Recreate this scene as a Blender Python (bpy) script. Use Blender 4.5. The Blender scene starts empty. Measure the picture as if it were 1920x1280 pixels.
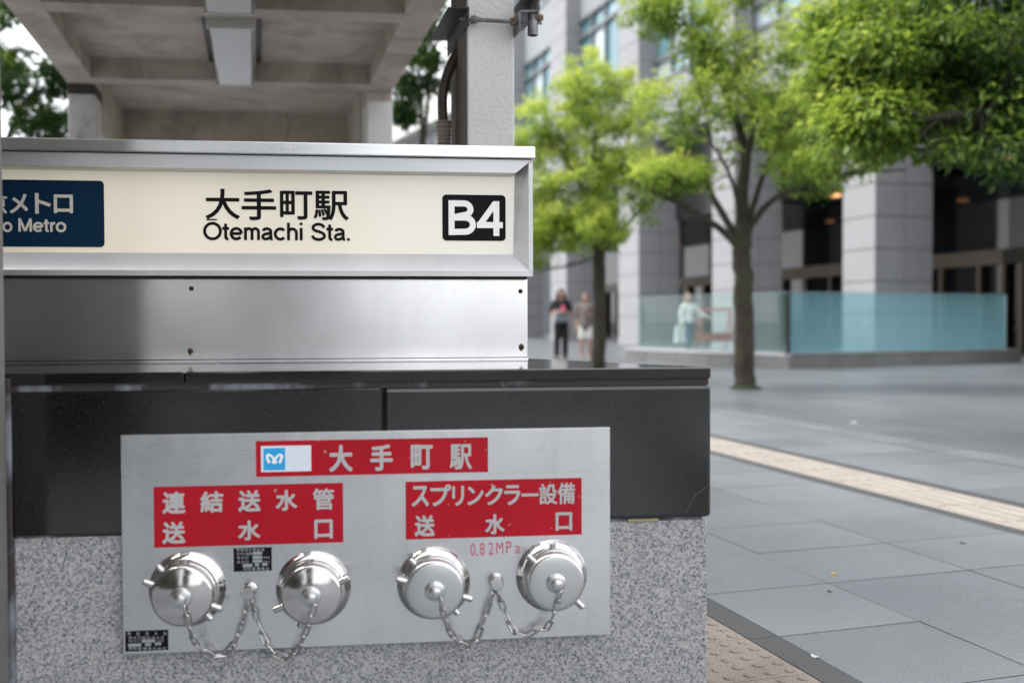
import bpy, bmesh, math, random
from mathutils import Vector, Matrix
R = math.radians
C = bpy.context.scene.collection
S = bpy.context.scene

# ------------------------------------------------------------------ camera
FPX = 1867.0                       # focal length in photo pixels (35 mm lens)
EYE = Vector((0, 0, 0.92))
pit, rol = math.atan(40 / FPX), 0.003
fw = Vector((0, math.cos(pit), -math.sin(pit)))
rt, up = Vector((1, 0, 0)), Vector((0, math.sin(pit), math.cos(pit)))
rt, up = (rt - rol * up).normalized(), (up + rol * rt).normalized()
cd = bpy.data.cameras.new('camera')
cam = bpy.data.objects.new('camera', cd); C.objects.link(cam)
cam.matrix_world = Matrix(((rt.x, up.x, -fw.x, EYE.x), (rt.y, up.y, -fw.y, EYE.y), (rt.z, up.z, -fw.z, EYE.z), (0, 0, 0, 1)))
cd.sensor_width = 36; cd.lens = 36 * FPX / 1920
cd.clip_start = 0.05; cd.clip_end = 1000
cd.dof.use_dof = True; cd.dof.focus_distance = 2.5; cd.dof.aperture_fstop = 2.05; cd.dof.aperture_blades = 9
S.camera = cam

# ------------------------------------------------------------------ sky, sun, exposure
SUN_EL, SUN_AZ = R(56), R(272)     # azimuth clockwise from +Y: behind the camera, to the left
w = bpy.data.worlds.new('World'); S.world = w; w.use_nodes = True
nt = w.node_tree; N = nt.nodes; N.clear()
sky = N.new('ShaderNodeTexSky'); sky.sky_type = 'NISHITA'; sky.sun_disc = False
sky.sun_elevation = SUN_EL; sky.sun_rotation = SUN_AZ; sky.dust_density = 3.0; sky.air_density = 1.0
tc = N.new('ShaderNodeTexCoord'); mp = N.new('ShaderNodeMapping'); mp.inputs['Scale'].default_value = (1, 1, 2.5)
nz = N.new('ShaderNodeTexNoise'); nz.inputs['Scale'].default_value = 2.2; nz.inputs['Detail'].default_value = 7
cr = N.new('ShaderNodeValToRGB'); cr.color_ramp.elements[0].position = 0.3; cr.color_ramp.elements[1].position = 0.62
cr.color_ramp.elements[0].color = (0.55, 0.55, 0.55, 1)
mx = N.new('ShaderNodeMix'); mx.data_type = 'RGBA'; mx.inputs[7].default_value = (13.5, 13.7, 14.2, 1)
bg = N.new('ShaderNodeBackground'); bg.inputs['Strength'].default_value = 0.1
out = N.new('ShaderNodeOutputWorld')
L = nt.links.new
L(tc.outputs['Generated'], mp.inputs[0]); L(mp.outputs[0], nz.inputs['Vector']); L(nz.outputs['Fac'], cr.inputs[0])
L(cr.outputs[0], mx.inputs[0]); L(sky.outputs[0], mx.inputs[6]); L(mx.outputs[2], bg.inputs['Color']); L(bg.outputs[0], out.inputs[0])
sd = bpy.data.lights.new('sun', 'SUN'); sd.energy = 1.9; sd.angle = R(20); sd.color = (1, 0.96, 0.9)
so = bpy.data.objects.new('sun', sd); C.objects.link(so)
dirv = Vector((math.sin(SUN_AZ) * math.cos(SUN_EL), math.cos(SUN_AZ) * math.cos(SUN_EL), math.sin(SUN_EL)))
so.rotation_euler = (-dirv).to_track_quat('-Z', 'Y').to_euler()
S.view_settings.view_transform = 'Standard'; S.view_settings.look = 'None'; S.view_settings.gamma = 1
S.view_settings.exposure = 0.9
S.cycles.use_denoising = True
S.cycles.max_bounces = 8

# ------------------------------------------------------------------ helpers
def ray(x, y): return fw + (x - 960) / FPX * rt - (y - 640) / FPX * up
def aty(x, y, Y):
    d = ray(x, y); return EYE + d * (Y / d.y)
def gz(x, y, z=0.0):
    d = ray(x, y); return EYE + d * ((z - EYE.z) / d.z)

class Frame:
    def __init__(s, o, ang):
        s.o = Vector((o[0], o[1], 0)); s.a = ang
        s.U = Vector((math.cos(ang), math.sin(ang), 0)); s.N = Vector((-math.sin(ang), math.cos(ang), 0))
        s.M = Matrix.Translation(s.o) @ Matrix.Rotation(ang, 4, 'Z')
    def w(s, u, v, z): return s.o + s.U * u + s.N * v + Vector((0, 0, z))
    def hit(s, x, y, v):             # photo pixel -> (u, z) on the plane at depth v
        d = ray(x, y); t = (v - (EYE - s.o).dot(s.N)) / d.dot(s.N); p = EYE + d * t
        return (p - s.o).dot(s.U), p.z
    def top(s, x, y, z):             # photo pixel -> (u, v) on the level at height z
        p = gz(x, y, z) - s.o; return p.dot(s.U), p.dot(s.N)

RM = {}
def props(o, label=None, cat=None, group=None, kind=None):
    for k, v in (('label', label), ('category', cat), ('group', group), ('kind', kind)):
        if v: o[k] = v
    return o
def thing(name, label, cat, loc=(0, 0, 0), rz=0, group=None):
    o = bpy.data.objects.new(name, None); C.objects.link(o)
    o.location = loc; o.rotation_euler = (0, 0, rz); o.empty_display_size = 0.1
    RM[o.name] = Matrix.Translation(Vector(loc)) @ Matrix.Rotation(rz, 4, 'Z')
    return props(o, label, cat, group)

class MB:
    """collects shapes given in the frame matrix M (default world)"""
    def __init__(s, M=None): s.bm = bmesh.new(); s.M = M or Matrix()
    def _add(s, t):
        me = bpy.data.meshes.new('tmp'); t.to_mesh(me); t.free(); me.transform(s.M)
        if s.M.determinant() < 0: me.flip_normals()
        s.bm.from_mesh(me); bpy.data.meshes.remove(me); return s
    def box(s, x0, x1, y0, y1, z0, z1, bev=0, seg=2):
        t = bmesh.new(); bmesh.ops.create_cube(t, size=1)
        for v in t.verts:
            v.co = Vector((x0 if v.co.x < 0 else x1, y0 if v.co.y < 0 else y1, z0 if v.co.z < 0 else z1))
        if bev: bmesh.ops.bevel(t, geom=t.edges[:], offset=bev, segments=seg, affect='EDGES', profile=0.5)
        bmesh.ops.recalc_face_normals(t, faces=t.faces[:])
        return s._add(t)
    def hexa(s, p, bev=0):           # eight corners: bottom ring (4) then top ring (4)
        t = bmesh.new(); v = [t.verts.new(q) for q in p]
        for f in ((3, 2, 1, 0), (4, 5, 6, 7), (0, 1, 5, 4), (1, 2, 6, 5), (2, 3, 7, 6), (3, 0, 4, 7)): t.faces.new([v[i] for i in f])
        if bev: bmesh.ops.bevel(t, geom=t.edges[:], offset=bev, segments=2, affect='EDGES', profile=0.5)
        bmesh.ops.recalc_face_normals(t, faces=t.faces[:])
        return s._add(t)
    def poly(s, pts):
        t = bmesh.new(); t.faces.new([t.verts.new(p) for p in pts]); return s._add(t)
    def prism(s, pts, ext, bev=0):   # planar polygon swept by vector ext
        t = bmesh.new(); e = Vector(ext); n = len(pts)
        a = [t.verts.new(p) for p in pts]; b = [t.verts.new(Vector(p) + e) for p in pts]
        t.faces.new(a); t.faces.new(b[::-1])
        for i in range(n): t.faces.new([a[i], a[(i + 1) % n], b[(i + 1) % n], b[i]])
        if bev: bmesh.ops.bevel(t, geom=t.edges[:], offset=bev, segments=2, affect='EDGES', profile=0.5)
        bmesh.ops.recalc_face_normals(t, faces=t.faces[:])
        return s._add(t)
    def sections(s, rings, closed=True, caps=True):
        t = bmesh.new(); vs = [[t.verts.new(p) for p in r] for r in rings]; n = len(rings[0])
        for a, b in zip(vs, vs[1:]):
            for i in range(n if closed else n - 1): t.faces.new([a[i], a[(i + 1) % n], b[(i + 1) % n], b[i]])
        if caps:
            t.faces.new(vs[0][::-1]); t.faces.new(vs[-1])
        bmesh.ops.recalc_face_normals(t, faces=t.faces[:])
        return s._add(t)
    def lathe(s, prof, o, ax, seg=40):   # prof: (radius, distance along ax)
        ax = Vector(ax).normalized(); q = ax.orthogonal().normalized(); r = ax.cross(q); o = Vector(o)
        rings = [[o + ax * h + (q * math.cos(2 * math.pi * i / seg) + r * math.sin(2 * math.pi * i / seg)) * max(ra, 1e-4) for i in range(seg)] for ra, h in prof]
        return s.sections(rings)
    def tube(s, pts, rad, seg=8, caps=True, closed=False):
        pts = [Vector(p) for p in pts]; n = len(pts)
        if not hasattr(rad, '__len__'): rad = [rad] * n
        rings = []; q = None
        for i, p in enumerate(pts):
            if closed: d = (pts[(i + 1) % n] - pts[i - 1])
            else: d = (pts[min(i + 1, n - 1)] - pts[max(i - 1, 0)])
            d.normalize()
            if q is None: q = d.orthogonal().normalized()
            q = (q - d * q.dot(d)).normalized(); r = d.cross(q)
            rings.append([p + (q * math.cos(2 * math.pi * k / seg) + r * math.sin(2 * math.pi * k / seg)) * rad[i] for k in range(seg)])
        if closed: rings.append(rings[0]); caps = False
        return s.sections(rings, True, caps)
    def build(s, name, mat, parent=None, smooth=None, weld=False):
        if weld: bmesh.ops.remove_doubles(s.bm, verts=s.bm.verts[:], dist=1e-6)
        me = bpy.data.meshes.new(name); s.bm.to_mesh(me); s.bm.free()
        return link(name, me, mat, parent, smooth)
def link(name, me, mat, parent=None, smooth=None):
    o = bpy.data.objects.new(name, me); C.objects.link(o)
    for m in (mat if isinstance(mat, (list, tuple)) else [mat]): me.materials.append(m)
    if parent is not None:
        M = RM[parent.name]; RM[o.name] = M; me.transform(M.inverted()); o.parent = parent
    else: RM[o.name] = Matrix()
    if smooth is not None:
        me.polygons.foreach_set('use_smooth', [True] * len(me.polygons))
        me.update()
        b = bmesh.new(); b.from_mesh(me)
        for e in b.edges:
            if len(e.link_faces) == 2 and e.calc_face_angle(0) > R(smooth): e.smooth = False
        b.to_mesh(me); b.free()
    return o

# ------------------------------------------------------------------ materials
def mat(name, col, rough=0.5, metal=0.0, spec=0.5):
    m = bpy.data.materials.new(name); m.use_nodes = True
    b = m.node_tree.nodes['Principled BSDF']
    b.inputs['Base Color'].default_value = (*col, 1); b.inputs['Roughness'].default_value = rough
    b.inputs['Metallic'].default_value = metal; b.inputs['Specular IOR Level'].default_value = spec
    m['b'] = 1
    return m
class NT:
    def __init__(s, m): s.t = m.node_tree; s.b = s.t.nodes['Principled BSDF']
    def n(s, typ, **kw):
        x = s.t.nodes.new(typ)
        for k, v in kw.items():
            if k.startswith('i_'):
                x.inputs[k[2:].replace('_', ' ')].default_value = v
            else: setattr(x, k, v)
        return x
    def l(s, a, b): s.t.links.new(a, b)
    def coord(s, scale=(1, 1, 1), rot=(0, 0, 0), which='Object'):
        c = s.n('ShaderNodeTexCoord'); m = s.n('ShaderNodeMapping'); m.inputs['Scale'].default_value = scale; m.inputs['Rotation'].default_value = rot
        s.l(c.outputs[which], m.inputs[0]); return m.outputs[0]
    def noise(s, scale, detail=4, rough=0.55, vec=None, dist=0.0):
        x = s.n('ShaderNodeTexNoise'); x.inputs['Scale'].default_value = scale; x.inputs['Detail'].default_value = detail
        x.inputs['Roughness'].default_value = rough; x.inputs['Distortion'].default_value = dist
        s.l(vec if vec is not None else s.coord(), x.inputs['Vector']); return x.outputs['Fac']
    def vor(s, scale, vec=None, feat='F1'):
        x = s.n('ShaderNodeTexVoronoi'); x.inputs['Scale'].default_value = scale; x.feature = feat
        s.l(vec if vec is not None else s.coord(), x.inputs['Vector']); return x
    def ramp(s, fac, stops, interp='LINEAR'):
        x = s.n('ShaderNodeValToRGB'); e = x.color_ramp.elements; x.color_ramp.interpolation = interp
        while len(e) < len(stops): e.new(0.5)
        for k, (p, c) in zip(e, stops):
            k.position = p; k.color = (*c, 1) if hasattr(c, '__len__') else (c, c, c, 1)
        s.l(fac, x.inputs[0]); return x.outputs[0]
    def mix(s, f, a, b, mode='MIX'):
        x = s.n('ShaderNodeMix'); x.data_type = 'RGBA'; x.blend_type = mode
        for k, v in ((0, f), (6, a), (7, b)):
            if hasattr(v, 'is_output'): s.l(v, x.inputs[k])
            elif k == 0: x.inputs[0].default_value = v
            else: x.inputs[k].default_value = (*v, 1) if hasattr(v, '__len__') else (v, v, v, 1)
        return x.outputs[2]
    def math(s, op, a, b=0.0):
        x = s.n('ShaderNodeMath'); x.operation = op
        for k, v in ((0, a), (1, b)):
            if hasattr(v, 'is_output'): s.l(v, x.inputs[k])
            else: x.inputs[k].default_value = v
        return x.outputs[0]
    def bump(s, h, strength=0.3, dist=0.01):
        x = s.n('ShaderNodeBump'); x.inputs['Strength'].default_value = strength; x.inputs['Distance'].default_value = dist
        s.l(h, x.inputs['Height']); s.l(x.outputs[0], s.b.inputs['Normal']); return x
    def col(s, c): s.l(c, s.b.inputs['Base Color'])
    def rough(s, c): s.l(c, s.b.inputs['Roughness'])

def steel(name, base=0.6, rough=0.3, brush=(3, 60, 400), bstr=0.04, dirt=0.0, wear=0.35):
    m = mat(name, (base,) * 3, rough, 1.0); t = NT(m)
    n = t.noise(1.0, 3, 0.6, t.coord(brush))
    big = t.noise(3.5, 4, 0.6)
    c = t.ramp(big, [(0.3, (base * 0.88,) * 3), (0.7, (base * 1.04, base * 1.04, base * 1.05))])
    if dirt:
        sp = t.ramp(t.noise(160, 3), [(0.66, 0.0), (0.74, 1.0)])
        f = t.math('MULTIPLY', sp, dirt); c = t.mix(f, c, (base * 0.55, base * 0.5, base * 0.45))
    st = t.ramp(t.noise(1.0, 4, 0.65, t.coord((22, 22, 2.2))), [(0.52, 0.0), (0.78, 0.30 * wear)])
    c = t.mix(st, c, (base * 0.62, base * 0.60, base * 0.57))
    sc = t.ramp(t.noise(1.0, 2, 0.5, t.coord((9, 9, 300), (0, 0.5, 0))), [(0.70, 0.0), (0.73, 0.25 * wear)]); c = t.mix(sc, c, (base * 1.15,) * 3)
    t.col(c)
    sm = t.ramp(t.noise(6.0, 5, 0.65), [(0.4, 0.0), (0.75, 0.13 * wear)])
    t.rough(t.math('ADD', t.math('ADD', t.math('MULTIPLY', n, 0.14), rough - 0.08), sm)); t.bump(n, bstr, 0.002)
    return m
M = {}
M['steel'] = steel('brushed_steel', 0.68, 0.24)
M['steel_plate'] = steel('hairline_steel', 0.63, 0.27, (1.2, 50, 700), 0.004, 0, 0.8)
M['zinc'] = steel('weathered_steel', 0.64, 0.22, (220, 220, 220), 0.0015, 0.22, 0.25)
M['frame'] = steel('satin_frame', 0.62, 0.48, (2.0, 60, 300), 0.01, 0.25)
M['chrome'] = mat('polished_steel', (0.52, 0.51, 0.495), 0.09, 1.0)
M['cap_polish'] = mat('polished_cap', (0.52, 0.51, 0.50), 0.13, 1.0)
t = NT(M['cap_polish']); n_ = t.noise(60, 4); t.rough(t.math('ADD', t.math('MULTIPLY', n_, 0.12), 0.07)); t.bump(t.noise(14, 3), 0.05, 0.01)
M['cap_satin'] = mat('satin_cap', (0.55, 0.55, 0.545), 0.28, 1.0)
t = NT(M['cap_satin']); t.bump(t.noise(40, 4), 0.04, 0.01)
M['screw'] = mat('rusty_screw', (0.06, 0.04, 0.03), 0.7, 0.4)
M['rust'] = mat('rust_mark', (0.16, 0.09, 0.05), 0.9)
t = NT(M['rust']); t.col(t.ramp(t.noise(90, 4), [(0.35, (0.06, 0.035, 0.02)), (0.7, (0.3, 0.2, 0.13))]))
M['joint'] = mat('joint_sealant', (0.035, 0.033, 0.034), 0.7)
t = NT(M['joint']); t.col(t.ramp(t.noise(3.5, 5, 0.6, t.coord((2.0, 1, 1))), [(0.50, (0.035, 0.026, 0.028)), (0.60, (0.20, 0.21, 0.24)), (0.72, (0.05, 0.045, 0.05))]))
# sign face: aged cream acrylic, lit from inside; uneven tube glow put into base colour
M['acrylic'] = mat('cream_acrylic', (0.74, 0.70, 0.60), 0.16)
t = NT(M['acrylic']); b = t.b
sx = t.n('ShaderNodeSeparateXYZ'); t.l(t.coord(), sx.inputs[0]); gx = t.math('ADD', t.math('MULTIPLY', sx.outputs[0], 0.6), 0.5)
gx = t.math('ADD', gx, t.math('MULTIPLY', t.math('SUBTRACT', t.noise(2.2, 4), 0.5), 0.5))
t.col(t.ramp(gx, [(0.05, (0.60, 0.53, 0.40)), (0.35, (0.70, 0.64, 0.52)), (0.7, (0.72, 0.68, 0.59)), (0.95, (0.66, 0.66, 0.64))]))
b.inputs['Emission Color'].default_value = (1.0, 0.93, 0.78, 1); b.inputs['Emission Strength'].default_value = 0.12
M['ink'] = mat('black_ink', (0.006, 0.005, 0.006), 0.5, 0, 0.12)
M['badge_white'] = mat('badge_white', (0.60, 0.60, 0.58), 0.3)
NT(M['badge_white']).b.inputs['Emission Color'].default_value = (1, 0.98, 0.94, 1); NT(M['badge_white']).b.inputs['Emission Strength'].default_value = 0.16
M['badge_cream'] = mat('badge_cream', (0.58, 0.54, 0.46), 0.3)
M['navy'] = mat('navy_film', (0.001, 0.020, 0.050), 0.45, 0, 0.15)
M['red'] = mat('red_film', (0.42, 0.008, 0.022), 0.5, 0, 0.2)
t = NT(M['red']); c = t.ramp(t.noise(5, 5), [(0.3, (0.37, 0.004, 0.014)), (0.7, (0.46, 0.006, 0.02))])
c = t.mix(t.ramp(t.noise(70, 2, 0.5), [(0.745, 0.0), (0.765, 0.8)]), c, (0.45, 0.33, 0.22)); c = t.mix(t.ramp(t.noise(1.0, 4, 0.6, t.coord((30, 30, 4))), [(0.5, 0.0), (0.8, 0.25)]), c, (0.28, 0.02, 0.03)); t.col(c)
M['lettering'] = mat('label_lettering', (0.46, 0.45, 0.45), 0.5, 0, 0.2)
M['redink'] = mat('stencil_red', (0.5, 0.09, 0.14), 0.5)
M['paper'] = mat('label_paper', (0.72, 0.76, 0.82), 0.5)
M['skyblue'] = mat('label_blue', (0.02, 0.36, 0.72), 0.4)
M['label_black'] = mat('label_black', (0.006, 0.005, 0.012), 0.5, 0, 0.15)
M['label_grey'] = mat('label_grey', (0.32, 0.33, 0.32), 0.5)

def black_stone(name, rough, base=1.0):
    m = mat(name, (0.02,) * 3, rough, 0, 0.9); t = NT(m)
    v = t.noise(420, 2, 0.5); n = t.noise(6, 5, 0.6)
    c = t.ramp(v, [(0.38, (0.006 * base,) * 3), (0.6, (0.012 * base,) * 3), (0.70, (0.03, 0.03, 0.029)), (0.80, (0.07, 0.07, 0.066))])
    c = t.mix(t.ramp(n, [(0.4, 0.0), (0.75, 0.35)]), c, (0.03 * base, 0.03 * base, 0.028 * base))
    sp = t.ramp(t.vor(75).outputs['Distance'], [(0.03, 1.0), (0.07, 0.0)])
    c = t.mix(t.math('MULTIPLY', sp, 0.4), c, (0.045, 0.043, 0.038)); t.col(c)
    t.rough(t.math('ADD', t.math('MULTIPLY', n, 0.15), rough - 0.07)); t.bump(v, 0.012, 0.001)
    return m
M['black_stone'] = black_stone('black_granite', 0.12, 0.16)
M['black_polished'] = black_stone('polished_black_granite', 0.07, 0.3)
M['granite'] = mat('grey_granite', (0.4,) * 3, 0.6); t = NT(M['granite'])
v1 = t.vor(250).outputs['Color']; n1 = t.noise(185, 3, 0.6); n2 = t.noise(60, 3)
sep = t.n('ShaderNodeSeparateColor'); t.l(v1, sep.inputs[0])
c = t.ramp(sep.outputs[0], [(0.0, (0.16, 0.165, 0.19)), (0.35, (0.29, 0.295, 0.315)), (0.6, (0.39, 0.385, 0.375)), (1.0, (0.45, 0.445, 0.44))])
c = t.mix(t.ramp(n1, [(0.57, 0.0), (0.63, 0.9)]), c, (0.045, 0.048, 0.068))
c = t.mix(t.ramp(n2, [(0.60, 0.0), (0.75, 0.4)]), c, (0.46, 0.38, 0.31)); t.col(c); t.bump(n1, 0.08, 0.001)

def concrete(name, lo, hi, stain, bump=0.5, bscale=120, rough=0.85, sfac=(0.5, 0.75)):
    m = mat(name, hi, rough); t = NT(m)
    n = t.noise(2.2, 6, 0.6, None, 0.6); f = t.noise(bscale, 3, 0.6)
    c = t.mix(t.ramp(n, [(0.3, 0.0), (0.7, 1.0)]), lo, hi)
    c = t.mix(t.ramp(t.noise(3.1, 8, 0.7, t.coord((1, 1, 0.5)), 1.0), [(sfac[0], 0.0), (sfac[1], 0.8)]), c, stain)
    t.col(c); t.bump(f, bump, 0.004); return m
M['soffit'] = concrete('soffit_concrete', (0.36, 0.30, 0.25), (0.52, 0.455, 0.40), (0.14, 0.105, 0.08), 0.4, 150, 0.85, (0.48, 0.78))
M['roughcast'] = concrete('white_roughcast', (0.56, 0.555, 0.535), (0.64, 0.635, 0.615), (0.40, 0.375, 0.34), 1.0, 80, 0.9, (0.62, 0.85))
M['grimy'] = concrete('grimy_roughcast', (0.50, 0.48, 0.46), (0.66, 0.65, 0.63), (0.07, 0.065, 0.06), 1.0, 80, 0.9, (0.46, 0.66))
M['dark_brown'] = concrete('dark_brown_roughcast', (0.07, 0.056, 0.046), (0.11, 0.09, 0.075), (0.035, 0.028, 0.022), 1.0, 80, 0.9)
M['pillar'] = concrete('pillar_concrete', (0.12, 0.115, 0.105), (0.19, 0.183, 0.168), (0.06, 0.055, 0.05), 1.0, 90)
M['stain'] = concrete('stained_concrete', (0.03, 0.028, 0.025), (0.09, 0.08, 0.07), (0.02, 0.018, 0.016), 0.5, 100)
M['lamp_body'] = mat('lamp_housing', (0.55, 0.54, 0.50), 0.5)
M['lamp_cover'] = mat('lamp_acrylic', (0.42, 0.41, 0.38), 0.10); NT(M['lamp_cover']).b.inputs['Transmission Weight'].default_value = 0.25
M['galv'] = mat('galvanised_bracket', (0.20, 0.20, 0.21), 0.55, 0.6)
t = NT(M['galv']); t.col(t.ramp(t.noise(30, 5), [(0.35, (0.12, 0.11, 0.11)), (0.7, (0.27, 0.27, 0.29))]))
M['dark_metal'] = mat('dark_bracket', (0.035, 0.033, 0.032), 0.5, 0.5)
M['hose'] = mat('brown_hose', (0.035, 0.024, 0.018), 0.55)
M['tape'] = mat('wrapped_tape', (0.20, 0.165, 0.14), 0.8); t = NT(M['tape']); t.bump(t.noise(1.0, 3, 0.6, t.coord((20, 20, 160))), 0.8, 0.006)
# paving
for key, nm, r0, r1, dk in (('paving', 'slate_grey_paving', 0.34, 0.22, 0.35), ('paving_far', 'smooth_grey_paving', 0.27, 0.22, 0.6)):
    M[key] = mat(nm, (0.2,) * 3, 0.42); t = NT(M[key])
    g = t.n('ShaderNodeNewGeometry'); f = t.noise(260, 3, 0.65); n = t.noise(0.8, 6, 0.6)
    c = t.ramp(g.outputs['Random Per Island'], [(0.0, (0.155, 0.167, 0.182)), (0.5, (0.182, 0.195, 0.211)), (1.0, (0.21, 0.222, 0.238))])
    if key == 'paving_far': c = t.mix(1.0, c, (0.86, 0.86, 0.86), 'MULTIPLY')
    c = t.mix(0.9, c, t.ramp(f, [(0.3, (0.30,) * 3), (0.52, (1.0,) * 3), (0.75, (1.7,) * 3)]), 'MULTIPLY')
    c = t.mix(t.ramp(n, [(0.48, 0.0), (0.70, dk)]), c, (0.085, 0.085, 0.088))
    vv = t.vor(3.1, t.coord((1, 1, 0))); vv.inputs['Randomness'].default_value = 1.0
    c = t.mix(t.ramp(vv.outputs['Distance'], [(0.035, 0.55), (0.05, 0.0)]), c, (0.06, 0.06, 0.062))
    c = t.mix(t.ramp(t.noise(14, 5, 0.7), [(0.55, 0.0), (0.8, 0.35)]), c, (0.28, 0.285, 0.29)); t.col(c)
    t.rough(t.math('ADD', t.math('MULTIPLY', n, r1), r0)); t.bump(f, 0.12, 0.002)
M['band'] = mat('dark_paving_band', (0.06,) * 3, 0.6); t = NT(M['band'])
t.col(t.ramp(t.noise(260, 3), [(0.3, (0.04, 0.041, 0.043)), (0.7, (0.085, 0.086, 0.09))]))
M['bed'] = mat('paving_bed', (0.15, 0.15, 0.15), 0.9); t = NT(M['bed'])
t.col(t.ramp(t.noise(3, 5), [(0.4, (0.13, 0.13, 0.13)), (0.65, (0.14, 0.15, 0.11))]))
def tactile(name, a, b2, d):
    m = mat(name, a, 0.75); t = NT(m); n = t.noise(150, 4, 0.65); g = t.noise(5, 4)
    c = t.ramp(n, [(0.3, d), (0.5, a), (0.75, b2)]); c = t.mix(t.ramp(g, [(0.45, 0.0), (0.75, 0.5)]), c, d); t.col(c); t.bump(n, 0.2, 0.002); return m
M['tactile'] = tactile('brown_tactile', (0.26, 0.215, 0.18), (0.35, 0.30, 0.26), (0.12, 0.095, 0.08))
M['tactile_pale'] = tactile('pink_tactile', (0.35, 0.315, 0.28), (0.42, 0.38, 0.345), (0.23, 0.195, 0.17))
M['moss'] = mat('moss', (0.022, 0.030, 0.010), 0.95)
M['lawn'] = mat('lawn', (0.06, 0.13, 0.02), 0.9)

# office building
M['pier'] = mat('pier_granite', (0.42, 0.42, 0.43), 0.55); t = NT(M['pier'])
n = t.noise(90, 3, 0.6); big = t.noise(0.7, 4)
c = t.ramp(n, [(0.3, (0.25, 0.25, 0.256)), (0.7, (0.375, 0.375, 0.385))]); c = t.mix(0.5, c, t.ramp(big, [(0.3, (0.85,) * 3), (0.7, (1.1,) * 3)]), 'MULTIPLY'); t.col(c)
M['pier_joint'] = mat('stone_joint', (0.15, 0.15, 0.155), 0.8)
M['dark_stone'] = mat('dark_fascia', (0.02, 0.02, 0.021), 0.25)
M['spandrel'] = mat('grey_spandrel', (0.30, 0.31, 0.32), 0.5)
M['mullion'] = mat('window_frame', (0.22, 0.23, 0.24), 0.4, 0.5)
M['pane'] = mat('blue_window', (0.10, 0.30, 0.36), 0.04); NT(M['pane']).b.inputs['Specular IOR Level'].default_value = 1.0
t = NT(M['pane']); x = t.n('ShaderNodeNewGeometry')
t.col(t.ramp(x.outputs['Random Per Island'], [(0.0, (0.12, 0.25, 0.29)), (0.35, (0.24, 0.40, 0.45)), (0.6, (0.07, 0.14, 0.18)), (0.8, (0.48, 0.58, 0.63)), (1.0, (0.55, 0.62, 0.66))], 'CONSTANT'))
M['lobby_glass'] = mat('dark_lobby_glass', (0.006, 0.007, 0.008), 0.05)
M['timber'] = mat('bronze_timber', (0.055, 0.036, 0.018), 0.45)
M['lobby_floor'] = mat('lobby_floor', (0.08, 0.08, 0.08), 0.4)
M['downlight'] = mat('warm_downlight', (1, 0.5, 0.25), 0.5); b = NT(M['downlight']).b
b.inputs['Emission Color'].default_value = (1, 0.45, 0.2, 1); b.inputs['Emission Strength'].default_value = 1.2
M['white_render'] = mat('white_building', (0.66, 0.66, 0.65), 0.7)
M['plinth'] = mat('plinth_granite', (0.25,) * 3, 0.6); t = NT(M['plinth'])
t.col(t.mix(0.6, t.ramp(t.noise(60, 4), [(0.3, (0.14, 0.135, 0.13)), (0.7, (0.27, 0.265, 0.26))]), t.ramp(t.noise(1.6, 5), [(0.35, (0.6,) * 3), (0.65, (1.1,) * 3)]), 'MULTIPLY'))
M['plinth_top'] = mat('plinth_coping', (0.5, 0.5, 0.52), 0.35)

def film_glass(name, diff, tint, frost0, frost1, z0, z1):
    m = bpy.data.materials.new(name); m.use_nodes = True; tr = m.node_tree; tr.nodes.clear(); n = tr.nodes.new
    o = n('ShaderNodeOutputMaterial'); d = n('ShaderNodeBsdfDiffuse'); d.inputs[0].default_value = (*diff, 1)
    tl = n('ShaderNodeBsdfTranslucent'); tl.inputs[0].default_value = (*diff, 1)
    a = n('ShaderNodeAddShader'); tp = n('ShaderNodeBsdfTransparent'); tp.inputs[0].default_value = (*tint, 1)
    mx1 = n('ShaderNodeMixShader'); gl = n('ShaderNodeBsdfGlossy'); gl.inputs['Roughness'].default_value = 0.03; mx2 = n('ShaderNodeMixShader'); fr = n('ShaderNodeFresnel'); fr.inputs[0].default_value = 1.5
    mr = n('ShaderNodeMapRange'); tcx = n('ShaderNodeTexCoord'); sx = n('ShaderNodeSeparateXYZ')
    tr.links.new(tcx.outputs['Object'], sx.inputs[0]); tr.links.new(sx.outputs[2], mr.inputs[0])
    for k, v in ((1, z0), (2, z1), (3, frost0), (4, frost1)): mr.inputs[k].default_value = v
    tr.links.new(d.outputs[0], a.inputs[0]); tr.links.new(tl.outputs[0], a.inputs[1])
    tr.links.new(mr.outputs[0], mx1.inputs[0]); tr.links.new(tp.outputs[0], mx1.inputs[1]); tr.links.new(a.outputs[0], mx1.inputs[2])
    ge = n('ShaderNodeNewGeometry'); mm = n('ShaderNodeMath'); mm.operation = 'SUBTRACT'; mm.inputs[0].default_value = 1.0; m3 = n('ShaderNodeMath'); m3.operation = 'MULTIPLY'; tr.links.new(ge.outputs['Backfacing'], mm.inputs[1]); tr.links.new(fr.outputs[0], m3.inputs[0]); tr.links.new(mm.outputs[0], m3.inputs[1]); tr.links.new(m3.outputs[0], mx2.inputs[0]); tr.links.new(mx1.outputs[0], mx2.inputs[1]); tr.links.new(gl.outputs[0], mx2.inputs[2])
    tr.links.new(mx2.outputs[0], o.inputs[0]); return m
M['glass_blue'] = film_glass('blue_film_glass', (0.16, 0.265, 0.29), (0.76, 0.91, 0.94), 0.46, 0.22, 0.3, 1.4)
M['glass_green'] = film_glass('green_film_glass', (0.25, 0.33, 0.32), (0.88, 0.96, 0.95), 0.14, 0.09, 0.3, 1.4)
M['glass_edge'] = mat('glass_edge', (0.30, 0.40, 0.42), 0.3)

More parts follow.
